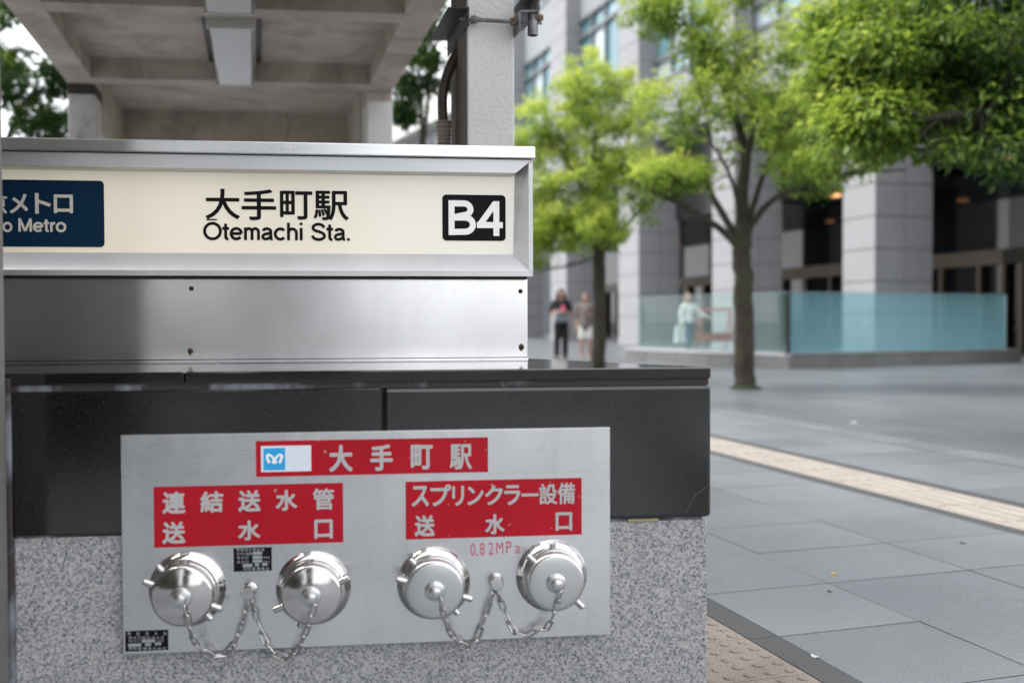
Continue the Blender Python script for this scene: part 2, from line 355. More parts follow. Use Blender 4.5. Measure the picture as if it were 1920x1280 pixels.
M['bark'] = mat('bark', (0.09, 0.075, 0.055), 0.9); t = NT(M['bark']); n = t.noise(1.0, 5, 0.65, t.coord((40, 40, 6)))
c = t.ramp(n, [(0.3, (0.018, 0.014, 0.010)), (0.7, (0.070, 0.058, 0.043))]); c = t.mix(t.ramp(t.noise(4, 4), [(0.5, 0.0), (0.7, 0.55)]), c, (0.06, 0.075, 0.025)); t.col(c); t.bump(n, 0.7, 0.02)
def leaf_mat(name, stops):
    m = bpy.data.materials.new(name); m.use_nodes = True; t = NT(m); tr = m.node_tree; b = t.b
    at = t.n('ShaderNodeAttribute', attribute_name='tone'); c = t.ramp(at.outputs['Fac'], stops)
    t.col(c); b.inputs['Roughness'].default_value = 0.42
    tl = t.n('ShaderNodeBsdfTranslucent'); hs = t.n('ShaderNodeHueSaturation'); hs.inputs['Value'].default_value = 1.5; hs.inputs['Hue'].default_value = 0.495
    t.l(c, hs.inputs['Color']); t.l(hs.outputs[0], tl.inputs[0])
    mx = t.n('ShaderNodeMixShader'); mx.inputs[0].default_value = 0.45; t.l(b.outputs[0], mx.inputs[1]); t.l(tl.outputs[0], mx.inputs[2])
    t.l(mx.outputs[0], tr.nodes['Material Output'].inputs[0]); return m
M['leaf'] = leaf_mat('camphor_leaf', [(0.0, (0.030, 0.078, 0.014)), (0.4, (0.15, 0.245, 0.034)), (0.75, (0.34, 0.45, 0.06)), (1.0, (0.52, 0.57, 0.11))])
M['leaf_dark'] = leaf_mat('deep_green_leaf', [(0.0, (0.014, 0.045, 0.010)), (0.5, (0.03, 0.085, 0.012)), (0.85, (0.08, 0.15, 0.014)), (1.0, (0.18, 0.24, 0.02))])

# text --------------------------------------------------------------
def glyphs(body, off=0.0, spacing=1.0):
    c = bpy.data.curves.new('t', 'FONT'); c.body = body; c.offset = off; c.resolution_u = 4; c.space_character = spacing
    o = bpy.data.objects.new('t', c); C.objects.link(o)
    dg = bpy.context.evaluated_depsgraph_get(); dg.update()
    me = bpy.data.meshes.new_from_object(o.evaluated_get(dg))
    v = [(q.co.x, q.co.y) for q in me.vertices]; f = [tuple(p.vertices) for p in me.polygons]
    bpy.data.objects.remove(o); bpy.data.curves.remove(c); bpy.data.meshes.remove(me)
    x0, x1 = min(a for a, _ in v), max(a for a, _ in v); y0, y1 = min(b for _, b in v), max(b for _, b in v)
    return [((a - x0) / (x1 - x0), (b - y0) / (y1 - y0)) for a, b in v], f

class Plane:
    """flat lettering and films on a frame plane; photo pixel rectangles give size and place"""
    def __init__(s, fr, v): s.f, s.v = fr, v
    def rect(s, x0, y0, x1, y1):
        xm, ym = (x0 + x1) / 2, (y0 + y1) / 2
        return s.f.hit(x0, ym, s.v)[0], s.f.hit(x1, ym, s.v)[0], s.f.hit(xm, y1, s.v)[1], s.f.hit(xm, y0, s.v)[1]
    def text(s, items, lift, latin=False, skew=0.0):   # items: (string, x0, y0, x1, y1, weight)
        vs, fs = [], []; lv = 0
        for body, x0, y0, x1, y1, wt in items:
            a, b, c, d = s.rect(x0, y0, x1, y1)
            if latin: layers = latin_strokes(body, wt)
            else:
                gv, gf = glyphs(body)
                e = abs(wt) * (d - c) if wt > 0 else 0.0
                sx, sz = (b - a) - 2 * e, (d - c) - 2 * e
                offs = [(0, 0)] + ([(math.cos(k * math.tau / 8), math.sin(k * math.tau / 8)) for k in range(8)] if wt > 0 else [])
                layers = [([((p * sx + e + ox * e) / (b - a), (q * sz + e + oz * e) / (d - c)) for p, q in gv], gf) for ox, oz in offs]
            for gv, gf in layers:
                k = len(vs); lv += 1
                vs += [s.f.w(a + (b - a) * p, s.v - lift - 0.000008 * (lv % 60), c + (d - c) * q) for p, q in gv]
                fs += [tuple(i + k for i in f) for f in gf]
        me = bpy.data.meshes.new('lettering'); me.from_pydata(vs, [], fs)
        return me
def arc(cx, cy, rx, ry, a0, a1, n=22): return [(cx + rx * math.cos(R(a0 + (a1 - a0) * i / n)), cy + ry * math.sin(R(a0 + (a1 - a0) * i / n))) for i in range(n + 1)]
def latin_glyph(c):
    x = .52
    if c == 'O': return [arc(.39, .36, .325, .32, 90, 450, 40)], .78
    if c == 'o': return [arc(.28, .26, .215, .215, 90, 450, 32)], .56
    if c == 't': return [[(.15, .67), (.15, .16)] + arc(.235, .13, .085, .085, 180, 290, 8), [(.01, .475), (.29, .475)]], .31
    if c == 'e': return [[(.07, .265), (.49, .265)], arc(.28, .26, .215, .215, 2, 322, 30)], .56
    if c == 'm': return [[(.10, 0), (.10, x)], arc(.235, .34, .135, .135, 180, 0, 12) + [(.37, 0)], arc(.505, .34, .135, .135, 180, 0, 12) + [(.64, 0)]], .74
    if c == 'h': return [[(.10, 0), (.10, .73)], arc(.265, .315, .165, .16, 180, 0, 14) + [(.43, 0)]], .53
    if c == 'r': return [[(.10, 0), (.10, x)], arc(.29, .26, .19, .215, 180, 85, 10)], .33
    if c == 'i': return [[(.10, 0), (.10, x)], [(.10, .63), (.10, .74)]], .20
    if c == 'c': return [arc(.28, .26, .215, .215, 42, 318, 26)], .52
    if c == 'a': return [arc(.245, .36, .165, .115, 165, 0, 14) + [(.41, .10), (.43, .05), (.49, .045)], [(.41, .30), (.30, .275), (.17, .25), (.085, .20), (.07, .135), (.11, .065), (.20, .045), (.31, .075), (.39, .14), (.41, .20)]], .53
    if c == 'S': return [spline([(.58, .53), (.52, .63), (.34, .68), (.16, .62), (.12, .51), (.20, .42), (.36, .37), (.52, .31), (.60, .20), (.54, .09), (.36, .04), (.16, .09), (.09, .21)], 5)], .67
    if c == '.': return [[(.10, 0), (.10, .11)]], .22
    if c == 'M': return [[(.10, 0), (.10, .72)], [(.10, .72), (.39, .03)], [(.39, .03), (.68, .72)], [(.68, 0), (.68, .72)]], .79
    if c == 'T': return [[(.02, .665), (.56, .665)], [(.29, 0), (.29, .72)]], .56
    if c == 'k': return [[(.10, 0), (.10, .73)], [(.11, .22), (.43, .52)], [(.22, .30), (.45, 0)]], .50
    if c == 'y': return [[(.04, .52), (.26, .02)], [(.46, .52), (.24, -.04), (.17, -.14), (.06, -.14)]], .50
    if c == 'B':
        h = .063; return [[(.10, 0), (.10, .72)], [(.06, .72 - h), (.34, .72 - h)] + arc(.36, .535, .145, .185 - h, 90, -90, 14) + [(.06, .35 + h * 0)], [(.06, .365), (.36, .365)] + arc(.39, .2175 - .0, .165, .1475 , 85, -90, 14)[1:] + [(.06, h)]], .62
    if c == '4': h = .07; return [[(.42, 0), (.42, .72)], [(.40, .68), (.075, .235)], [(.01, .225), (.555, .225)]], .58
    return [], .28
def latin_strokes(body, wt):
    lay = []; x = 0
    for ch in body:
        g, adv = latin_glyph(ch)
        for pl in g:
            L_, R_ = stroke([(x + px, py) for px, py in pl], wt); n = len(L_)
            lay.append((L_ + R_, [(i, i + 1, n + i + 1, n + i) for i in range(n - 1)]))
        x += adv
    P_ = [p for v, f in lay for p in v]; x0, x1 = min(p[0] for p in P_), max(p[0] for p in P_); y0, y1 = min(p[1] for p in P_), max(p[1] for p in P_)
    return [([((p - x0) / (x1 - x0), (q - y0) / (y1 - y0)) for p, q in v], f) for v, f in lay]
def stroke(pts, r):
    n = len(pts); L_, R_ = [], []
    for i, p in enumerate(pts):
        a, b_ = pts[max(i - 1, 0)], pts[min(i + 1, n - 1)]
        if i == n - 1 and pts[0] == pts[-1] or (i == 0 and math.dist(pts[0], pts[-1]) < 1e-6): a, b_ = pts[-2], pts[1]
        if i == n - 1 and math.dist(pts[0], pts[-1]) < 1e-6: a, b_ = pts[-2], pts[1]
        d = Vector((b_[0] - a[0], b_[1] - a[1])).normalized(); rr = r[i] if hasattr(r, '__len__') else r
        L_.append((p[0] - d.y * rr, p[1] + d.x * rr)); R_.append((p[0] + d.y * rr, p[1] - d.x * rr))
    return L_, R_
def spline(pts, k=6):
    o = []
    for i in range(len(pts) - 1):
        p0, p1, p2, p3 = pts[max(i - 1, 0)], pts[i], pts[i + 1], pts[min(i + 2, len(pts) - 1)]
        for j in range(k):
            t = j / k
            o.append(tuple(0.5 * (2 * p1[d] + (p2[d] - p0[d]) * t + (2 * p0[d] - 5 * p1[d] + 4 * p2[d] - p3[d]) * t * t + (3 * p1[d] - p0[d] - 3 * p2[d] + p3[d]) * t ** 3) for d in range(len(p1))))
    return o + [tuple(pts[-1])]
def rrect(x0, x1, z0, z1, r, n=5):
    pts = []
    for cx, cz, a0 in ((x1 - r, z1 - r, 0), (x0 + r, z1 - r, 90), (x0 + r, z0 + r, 180), (x1 - r, z0 + r, 270)):
        for i in range(n + 1):
            a = R(a0 + 90 * i / n); pts.append((cx + r * math.cos(a), cz + r * math.sin(a)))
    return pts

# ------------------------------------------------------------------ ground and paving (axes a = along the street, b = across)
TH = R(17.2)
PV = Frame((0, 0), TH)             # u = b, v = a
rnd = random.Random(7)
ground = MB(); ground.poly([(-400, -400, -0.03), (400, -400, -0.03), (400, 400, -0.03), (-400, 400, -0.03)])
props(ground.build('ground', M['bed']), kind='structure')
cols = [(1.589, 2.073), (2.077, 2.670), (2.674, 3.303), (3.894, 4.36), (4.364, 4.815), (4.845, 5.165)]
b = 5.185
while b < 26: cols.append((b, b + 0.6)); b += 0.604
b = 1.186
while b > -14: cols.append((b - 0.6, b)); b -= 0.604
for pname, pm, sel in (('plaza_paving', 'paving', lambda q: q < 5.0), ('smooth_paving', 'paving_far', lambda q: q > 5.0)):
  vs, fs = [], []
  for (b0, b1) in cols:
    if not sel(b0): continue
    far = b0 > 5.0
    step = 0.92 if far else 0.463
    k0, k1 = int(-9 / step), int(64 / step)
    for k in range(k0, k1):
        a0 = 2.518 + k * step + (step / 2 if far and int(b0 / 0.604) % 2 else 0); a1 = a0 + step - 0.006
        z = rnd.uniform(-0.0006, 0.0006); sl = 0.0005 if far else 0.0011; tx, ty = rnd.gauss(0, sl), rnd.gauss(0, sl); i = len(vs)
        for dz in (0, -0.03):
            for (bb, aa) in ((b0, a0), (b1, a0), (b1, a1), (b0, a1)):
                vs.append(PV.w(bb, aa, z + dz + (tx * (bb - b0) + ty * (aa - a0) if dz == 0 else 0)))
        fs += [(i, i + 1, i + 2, i + 3)] + [(i + 4 + q, i + 4 + (q + 1) % 4, i + (q + 1) % 4, i + q) for q in range(4)]
  me = bpy.data.meshes.new(pname); me.from_pydata(vs, [], fs)
  props(link(pname, me, M[pm]), kind='structure')
m = MB(PV.M)
for b0, b1 in ((1.493, 1.585), (3.307, 3.398), (3.802, 3.890)):
    for k in range(-20, 130): m.box(b0, b1, 2.518 + k * 0.463, 2.518 + (k + 1) * 0.463 - 0.003, -0.03, 0.0005)
props(m.build('paving_band', M['band']), kind='structure')
m = MB(PV.M)
for k in range(-9, 16):            # dome tiles beside the wall
    a0 = 2.53 + 0.3 * k; m.box(1.19, 1.489, a0, a0 + 0.297, -0.03, 0.0)
    if -2 <= k < 4:
        for i in range(5):
            for j in range(5):
                m.lathe([(0.0165, 0), (0.0150, 0.004), (0.0115, 0.0058), (0.0, 0.0066)], (1.22 + 0.06 * i, a0 + 0.029 + 0.06 * j, -0.0005), (0, 0, 1), 14)
props(m.build('tactile_dome_path', M['tactile'], smooth=40), kind='structure')
m = MB(PV.M)
for k in range(-14, 120):
    a0 = 2.4 + 0.4 * k; m.box(3.402, 3.798, a0, a0 + 0.396, -0.03, 0.0)
    if k < 60:
        for i in range(4): m.box(3.43 + 0.094 * i, 3.43 + 0.094 * i + 0.052, a0 + 0.03, a0 + 0.37, -0.001, 0.005, 0.003 if k < 14 else 0, 1)
props(m.build('tactile_guide_path', M['tactile_pale']), kind='structure')
m = MB(PV.M)
for b0 in (4.822, 5.171):
    for k in range(-6, 40): m.box(b0 - 0.006, b0 + 0.022 if b0 < 5 else b0 + 0.014, 1.5 * k, 1.5 * k + 1.49, -0.03, -0.010)
props(m.build('drain_slot', M['moss']), kind='structure')

# ------------------------------------------------------------------ the black stone wall
W0 = aty(700, 694, 2.0)
WA = math.atan(FPX / 15500)
WF = Frame((W0.x, W0.y), WA)
ZT = W0.z
def wx(px, py, v=0.0): return WF.hit(px, py, v)[0]
def wz(py, px=700, v=0.0): return WF.hit(px, py, v)[1]
uL = -1.75; uR = wx(1336, 800); uRc = wx(1333.5, 703); uRg = wx(1329, 1150)
zc0 = wz(713, 1000); zp1 = wz(724, 1000); zb = wz(979, 1000)
bu, bv = WF.top(1004, 672.2, ZT)   # where the rear edge of the coping vanishes behind the sign box
slope = (bu - uRc) / bv
wall = thing('stone_wall', 'low entrance wall of black stone with speckled grey granite below', 'wall', WF.w(0, 0.3, 0), WA)
def skew_slab(u0, u1, v0, v1, z0, z1, bev):
    return [(u0, v0, z0), (u1, v0, z0), (u1 + slope * (v1 - v0), v1, z0), (u0, v1, z0), (u0, v0, z1), (u1, v0, z1), (u1 + slope * (v1 - v0), v1, z1), (u0, v1, z1)]
uj = wx(345, 690)
VB = 0.9
m = MB(WF.M); m.box(uL, uj - 0.0007, 0, VB, zc0, ZT, 0.0025).hexa([(uj + 0.0007, 0, zc0), (uRc, 0, zc0), (uRc + slope * VB, VB, zc0), (uj + 0.0007, VB, zc0), (uj + 0.0007, 0, ZT), (uRc, 0, ZT), (uRc + slope * VB, VB, ZT), (uj + 0.0007, VB, ZT)], 0.003)
m.build('coping', M['black_polished'], wall)
m = MB(WF.M); m.hexa(skew_slab(uL, uRc - 0.004, 0.006, VB - 0.02, zp1 - 0.001, zc0 + 0.001, 0)); m.build('coping_joint', M['joint'], wall)
ujp = wx(716, 760); uLp = wx(22, 850)
m = MB(WF.M); m.box(uL, uLp - 0.010, 0.02, 0.3, zb - 0.01, zp1, 0.003)
m.box(uLp, ujp - 0.002, 0.001, 0.3, zb, zp1, 0.003); m.build('black_panel', M['black_stone'], wall)
m = MB(WF.M); m.hexa([(ujp + 0.002, 0.001, zb), (uR, 0.001, zb), (uR + slope * 0.86, 0.86, zb), (ujp + 0.002, 0.86, zb), (ujp + 0.002, 0.001, zp1), (uR, 0.001, zp1), (uR + slope * 0.86, 0.86, zp1), (ujp + 0.002, 0.86, zp1)], 0.009); m.build('black_panel', M['black_stone'], wall)
m = MB(WF.M); m.hexa(skew_slab(uL + 0.01, uR - 0.02, 0.010, VB - 0.05, zb - 0.006, zp1 - 0.004, 0)); m.build('backing', M['joint'], wall)
m = MB(WF.M); m.hexa(skew_slab(uLp - 0.002, uRg, 0.009, VB - 0.03, -0.02, zb - 0.004, 0), 0.004); m.build('granite_base', M['granite'], wall)
crk = [WF.hit(x, y, 0) for x, y in ((1332, 905), (1322, 915), (1306, 926), (1297, 938), (1292, 950), (1286, 960))]
m = MB(WF.M); m.tube([(u, 0.0012, z) for u, z in crk], [0.0006, 0.0005, 0.0008, 0.0005, 0.0007, 0.0004], 5); m.build('crack', mat('crack_dust', (0.12, 0.11, 0.1), 0.9), wall)
a0, a1 = wx(1178, 968), wx(1236, 968)
m = MB(WF.M); m.box(a0, a1, 0.004, 0.02, zb - 0.0055, zb + 0.0005, 0.002); m.build('mortar_patch', mat('yellow_mortar', (0.33, 0.29, 0.16), 0.9), wall)

# concrete pillar at the left edge
uP = wx(12.5, 640)
pil = thing('concrete_pillar', 'rough weathered concrete pillar cropped by the left picture edge', 'pillar', WF.w(uP - 0.25, -0.1, 0), WA)
m = MB(WF.M); m.box(uP - 0.5, uP, -0.22, -0.002, -0.02, 4.2, 0.010); m.build('shaft', M['pillar'], pil)
m = MB(WF.M); m.box(uP - 0.02, uP + 0.006, -0.003, 0.03, -0.02, ZT - 0.01, 0.002); m.build('sealant_strip', M['joint'], pil)

# ------------------------------------------------------------------ station sign box
VS = 0.50                          # face of the sign
sign = thing('station_sign', 'illuminated cream station sign in a steel frame above the black wall', 'sign', WF.w(wx(500, 600, VS), VS + 0.1, ZT), WA)
FL = VS - 0.040                    # front lip of the frame
P = Plane(WF, VS)
fu1 = WF.hit(999, 400, FL)[0]; zf1 = WF.hit(500, 292, FL)[1]; zf0 = WF.hit(500, 517, FL)[1]; zlip = WF.hit(500, 507, FL)[1]
iu1 = WF.hit(961, 400, VS)[0]; iz1 = WF.hit(500, 325, VS)[1]; iz0 = WF.hit(500, 475, VS)[1]
ul = -1.72
m = MB(WF.M); m.box(ul, fu1 - 0.012, VS + 0.012, VS + 0.16, zf0 + 0.004, zf1); m.build('light_box', M['frame'], sign)
m = MB(WF.M); m.box(ul, iu1 + 0.006, VS, VS + 0.010, iz0 - 0.006, iz1 + 0.006); face = m.build('sign_face', M['acrylic'], sign)
# bottom rail: slope then lip ; top rail ; right stile, mitred at the corners
def rail(prof0, prof1): return MB(WF.M).sections([prof0, prof1])
e = 0.0012
r = rail([(ul, VS, iz0), (ul, FL, zlip), (ul, FL, zf0), (ul, VS + 0.012, zf0)], [(iu1, VS, iz0), (fu1 - e, FL, zlip - (zlip - zf0) * 0), (fu1 - e, FL, zf0), (fu1 - e, VS + 0.012, zf0)])
r.build('bottom_rail', M['frame'], sign)
zt2 = iz1 + (zf1 - iz1) * 0.35
r = rail([(ul, VS, iz1), (ul, FL, iz1 + 0.004), (ul, FL, zf1), (ul, VS + 0.012, zf1)], [(iu1, VS, iz1), (iu1 + 0.004, FL, iz1 + 0.004), (fu1 - e, FL, zf1), (fu1 - e, VS + 0.012, zf1)])
r.build('top_rail', M['frame'], sign)
um = iu1 + (fu1 - iu1) * 0.62
r = rail([(iu1 + e, VS, iz0 + e), (fu1 - 0.010, FL, zlip), (fu1, FL, zf0 + e), (fu1, VS + 0.16, zf0 + e)], [(iu1 + 0.004 + e, VS, iz1), (fu1 - 0.010, FL, zf1 - 0.008), (fu1, FL, zf1 - e), (fu1, VS + 0.16, zf1 - e)])
r.build('side_rail', M['frame'], sign)
cz1 = WF.hit(700, 269, FL - 0.012)[1]; cz0 = WF.hit(700, 292.5, FL - 0.012)[1]; cu1 = WF.hit(1004, 285, FL - 0.012)[0]
m = MB(WF.M); m.box(ul, cu1, FL - 0.012, VS + 0.20, cz0, cz1, 0.003); m.build('top_cap', M['steel'], sign)
# lower steel panel with its screws
VP = VS + 0.004
pz1 = zf0 + 0.003; pu1 = WF.hit(989.5, 600, VP)[0]
uj2 = WF.hit(357, 600, VP)[0]
m = MB(WF.M); m.box(ul, pu1, VP, VP + 0.14, ZT + 0.004, pz1, 0.002)
m.box(ul, pu1 + 0.002, VP + 0.006, VP + 0.13, ZT - 0.002, ZT + 0.004); m.build('lower_panel', M['zinc'], sign)
m = MB(WF.M); m.box(ul, pu1 - 0.004, VS - 0.02, VS + 0.012, zf0 - 0.006, zf0 - 0.001); m.build('drip_strip', M['screw'], sign)
for x, y in ((359, 541), (357, 658), (976, 546), (977.5, 650)):
    u, z = WF.hit(x, y, VP); m = MB(WF.M)
    m.lathe([(0.0058, 0), (0.0058, 0.001), (0.0045, 0.0035), (0.0018, 0.0042), (0.0, 0.003)], (u, VP, z), (0, -1, 0), 16); sc = m.build('screw', M['screw'], sign, smooth=40)
    if y > 600:
        m = MB(WF.M); k = 12; m.poly([(u + 0.008 * math.cos(i * math.tau / k) * (1 + 0.2 * math.sin(i * 5)), VP - 0.0006, z - 0.001 + 0.009 * math.sin(i * math.tau / k) * (1 + 0.25 * math.sin(i * 3))) for i in range(k)])
        m.build('rust_ring', M['rust'], sc)
# lettering on the face
me = P.text([('大', 385, 354, 450, 411, 0.020), ('手', 453, 355, 518, 413, 0.020), ('町', 525, 358, 586, 412, 0.020), ('駅', 588, 358, 654, 413.5, 0.020)], 0.0012)
link('station_name', me, M['ink'], sign)
me = P.text([('Otemachi Sta.', 381, 417, 656, 451.5, 0.062)], 0.0012, True); link('station_name', me, M['ink'], sign)
a, b_, c_, d_ = P.rect(387, 410.5, 407, 413.2); m = MB(WF.M); m.poly([(a, VS - 0.0012, c_), (b_, VS - 0.0012, c_), (b_, VS - 0.0012, d_), (a, VS - 0.0012, d_)]); m.build('macron', M['ink'], sign)
a, b_, c_, d_ = P.rect(829.5, 365.5, 948, 451.5)
m = MB(WF.M); m.prism([(x, VS - 0.0014, z) for x, z in rrect(a, b_, c_, d_, 0.010)], (0, 0.0014, 0)); ex = m.build('exit_badge', M['ink'], sign)
link('lettering', P.text([('B', 841, 376, 892, 441, 0.063), ('4', 894, 377.5, 942.5, 442.5, 0.062)], 0.0024, True), M['badge_white'], ex)
a, b_, c_, d_ = P.rect(-150, 337, 195.5, 462.5)
m = MB(WF.M); m.prism([(x, VS - 0.0014, z) for x, z in rrect(a, b_, c_, d_, 0.010)], (0, 0.0014, 0)); ex = m.build('operator_badge', M['navy'], sign)
link('lettering', P.text([('東', -66, 363, -26, 402, 0.02), ('京', -23, 363, 14, 402, 0.02), ('メ', 18.7, 363.5, 53.5, 400.5, 0.03), ('ト', 66, 362.5, 96, 401, 0.03), ('ロ', 101.5, 365, 137.5, 400, 0.03)], 0.0024), M['badge_cream'], ex)
link('lettering', P.text([('Tokyo', -64, 409, 24, 442, 0.066), ('Metro', 35, 409, 125, 435.5, 0.066)], 0.0024, True), M['badge_cream'], ex)

# ------------------------------------------------------------------ fire service inlet plate
VQ = -0.008
Q = Plane(WF, VQ)
plate = thing('fire_inlet_plate', 'brushed steel fire inlet plate with red labels on the black wall', 'inlet plate', WF.w(wx(690, 1000), 0, wz(1100)), WA)
pu0, pu1_ = WF.hit(228, 1020, VQ)[0], WF.hit(1144, 1000, VQ)[0]; pz0, pz1_ = WF.hit(690, 1208, VQ)[1], WF.hit(690, 808, VQ)[1]
m = MB(WF.M); m.box(pu0, pu1_, VQ, 0.0095, pz0, pz1_, 0.0012); m.build('plate', M['steel_plate'], plate)
def film(q, x0, y0, x1, y1, name, mt, lift, parent):
    a, b_, c_, d_ = q.rect(x0, y0, x1, y1); v = q.v
    m = MB(WF.M); m.box(a, b_, v - lift, v - lift + 0.0006, c_, d_); return m.build(name, mt, parent)
s1 = film(Q, 480, 823, 915, 889, 'name_strip', M['red'], 0.0008, plate)
O = 0.034
link('lettering', Q.text([('大', 617, 833.5, 661.5, 884, O), ('手', 694, 832.5, 736.5, 882, O), ('町', 770, 833, 811.5, 879.5, O), ('駅', 843, 832, 885, 879.5, 0.026)], 0.0014), M['lettering'], s1)
film(Q, 489.5, 835, 583.5, 883.5, 'paper_sticker', M['paper'], 0.0014, s1)
film(Q, 494.5, 839.5, 535, 880.5, 'blue_square', M['skyblue'], 0.0020, s1)
def zz(x, y): return 470 + x / 4.174, 810 + y / 4.178
m = MB(WF.M)
left = [(147, 240), (133, 205), (130, 182), (147, 175), (168, 190), (190, 216), (200, 230), (190, 239), (176, 236), (172, 224)]
for mir in (0, 1):
    pp = [((374 - x) if mir else x, y) for x, y in left]
    L_, R_ = stroke(spline(pp, 6), [10 - 4 * min(1, i / 50) for i in range(60)])
    f = lambda q: (lambda h: (h[0], Q.v - 0.0024 - mir * 0.0002, h[1]))(WF.hit(*zz(*q), Q.v))
    for i in range(len(L_) - 1): m.poly([f(L_[i]), f(L_[i + 1]), f(R_[i + 1]), f(R_[i])])
m.build('emblem', M['badge_white'], s1)
s2 = film(Q, 288.5, 908.5, 643.5, 1021, 'hose_label', M['red'], 0.0008, plate)
link('lettering', Q.text([('連', 304.5, 921, 348, 962.5, O), ('結', 375.5, 920, 419, 960, O), ('送', 446.5, 918, 489, 958.5, O), ('水', 517, 917.5, 557.5, 956.5, O), ('管', 586.5, 914.5, 626.5, 955, 0.026),
    ('送', 304.5, 977, 348, 1018.5, O), ('水', 446.5, 974.5, 488.5, 1012, O), ('口', 589.5, 973, 624, 1009, O)], 0.0014), M['lettering'], s2)
s3 = film(Q, 760.5, 899, 1090.5, 1006, 'sprinkler_label', M['red'], 0.0008, plate)
kz = lambda x: 270 + x / 2.313
ch = [('ス', 1160, 1236, 910, 949), ('プ', 1241, 1332, 907.5, 948), ('リ', 1336, 1388, 910, 947.5), ('ン', 1402, 1472, 911, 946), ('ク', 1478, 1556, 909, 946), ('ラ', 1562, 1632, 908.5, 946), ('ー', 1636, 1710, 924, 930), ('設', 1713, 1792, 906, 945), ('備', 1793, 1869, 904, 944)]
it = [(q, kz(x0), y0, kz(x1), y1, 0.030 if q not in '設備ー' else (0.022 if q != 'ー' else 0.03)) for q, x0, x1, y0, y1 in ch]
it += [('送', 777, 965, 815.5, 1005, O), ('水', 909.5, 963, 946, 1000.5, O), ('口', 1041.5, 959.5, 1072.5, 994, O)]
link('lettering', Q.text(it, 0.0014), M['lettering'], s3)
link('pressure_mark', Q.text([('0', 882, 1018, 891, 1041, 0), ('.', 892.6, 1037, 896.2, 1041, 0), ('8', 899.5, 1017, 908.5, 1040, 0), ('2', 916, 1016, 925, 1039, 0), ('M', 930.5, 1015.5, 943.5, 1038, 0), ('P', 949, 1014, 959, 1036.5, 0), ('a', 966, 1022, 975, 1036.5, 0)], 0.0008), M['redink'], plate)
def data_label(x0, y0, x1, y1, rows, bars):
    lb = film(Q, x0, y0, x1, y1, 'data_label', M['label_black'], 0.0008, plate); a, b_, c_, d_ = Q.rect(x0, y0, x1, y1)
    def rc(f, s, t_, e_, lift):
        m.box(a + (b_ - a) * f, a + (b_ - a) * s, Q.v - lift, Q.v - lift + 0.0003, d_ - (d_ - c_) * e_, d_ - (d_ - c_) * t_)
    m = MB(WF.M)
    for q in bars: rc(*q, 0.0013)
    m.build('blank_strip', M['label_grey'], lb)
    it = []
    for body, f, s, t_, e_ in rows:
        n = len(body)
        for i, ch_ in enumerate(body):
            if ch_ == ' ': continue
            wd = (s - f) / n; xa = x0 + (x1 - x0) * (f + wd * (i + 0.12)); xb = x0 + (x1 - x0) * (f + wd * (i + 0.88))
            it.append((ch_, xa, y0 + (y1 - y0) * t_, xb, y0 + (y1 - y0) * e_, 0.02))
    link('lettering', Q.text(it, 0.0013), M['label_grey'], lb)
data_label(438, 1026, 509.5, 1070, [('連結送水管設備', 0.06, 0.82, 0.02, 0.14), ('送水圧力範囲', 0.08, 0.48, 0.19, 0.31), ('放水口', 0.08, 0.40, 0.36, 0.48), ('送水口', 0.08, 0.40, 0.54, 0.66), ('MPa', 0.78, 0.95, 0.37, 0.46), ('MPa', 0.78, 0.95, 0.55, 0.63), ('消防設備株式', 0.24, 0.95, 0.82, 0.96)],
    [(0.5, 0.75, 0.17, 0.30), (0.5, 0.75, 0.34, 0.48), (0.5, 0.75, 0.51, 0.64), (0.24, 0.49, 0.68, 0.81), (0.56, 0.67, 0.67, 0.79), (0.75, 0.89, 0.66, 0.78)])
data_label(235, 1181, 315.5, 1219, [('連 結 送 水 管', 0.04, 0.98, 0.06, 0.22), ('放水口設計送水圧', 0.07, 0.92, 0.27, 0.42), ('設計圧力', 0.08, 0.36, 0.46, 0.56), ('MPa', 0.74, 0.9, 0.46, 0.55), ('消防設備株式会社', 0.06, 0.97, 0.80, 0.95)],
    [(0.38, 0.70, 0.43, 0.59), (0.07, 0.37, 0.61, 0.77), (0.46, 0.60, 0.61, 0.76), (0.69, 0.84, 0.60, 0.74)])
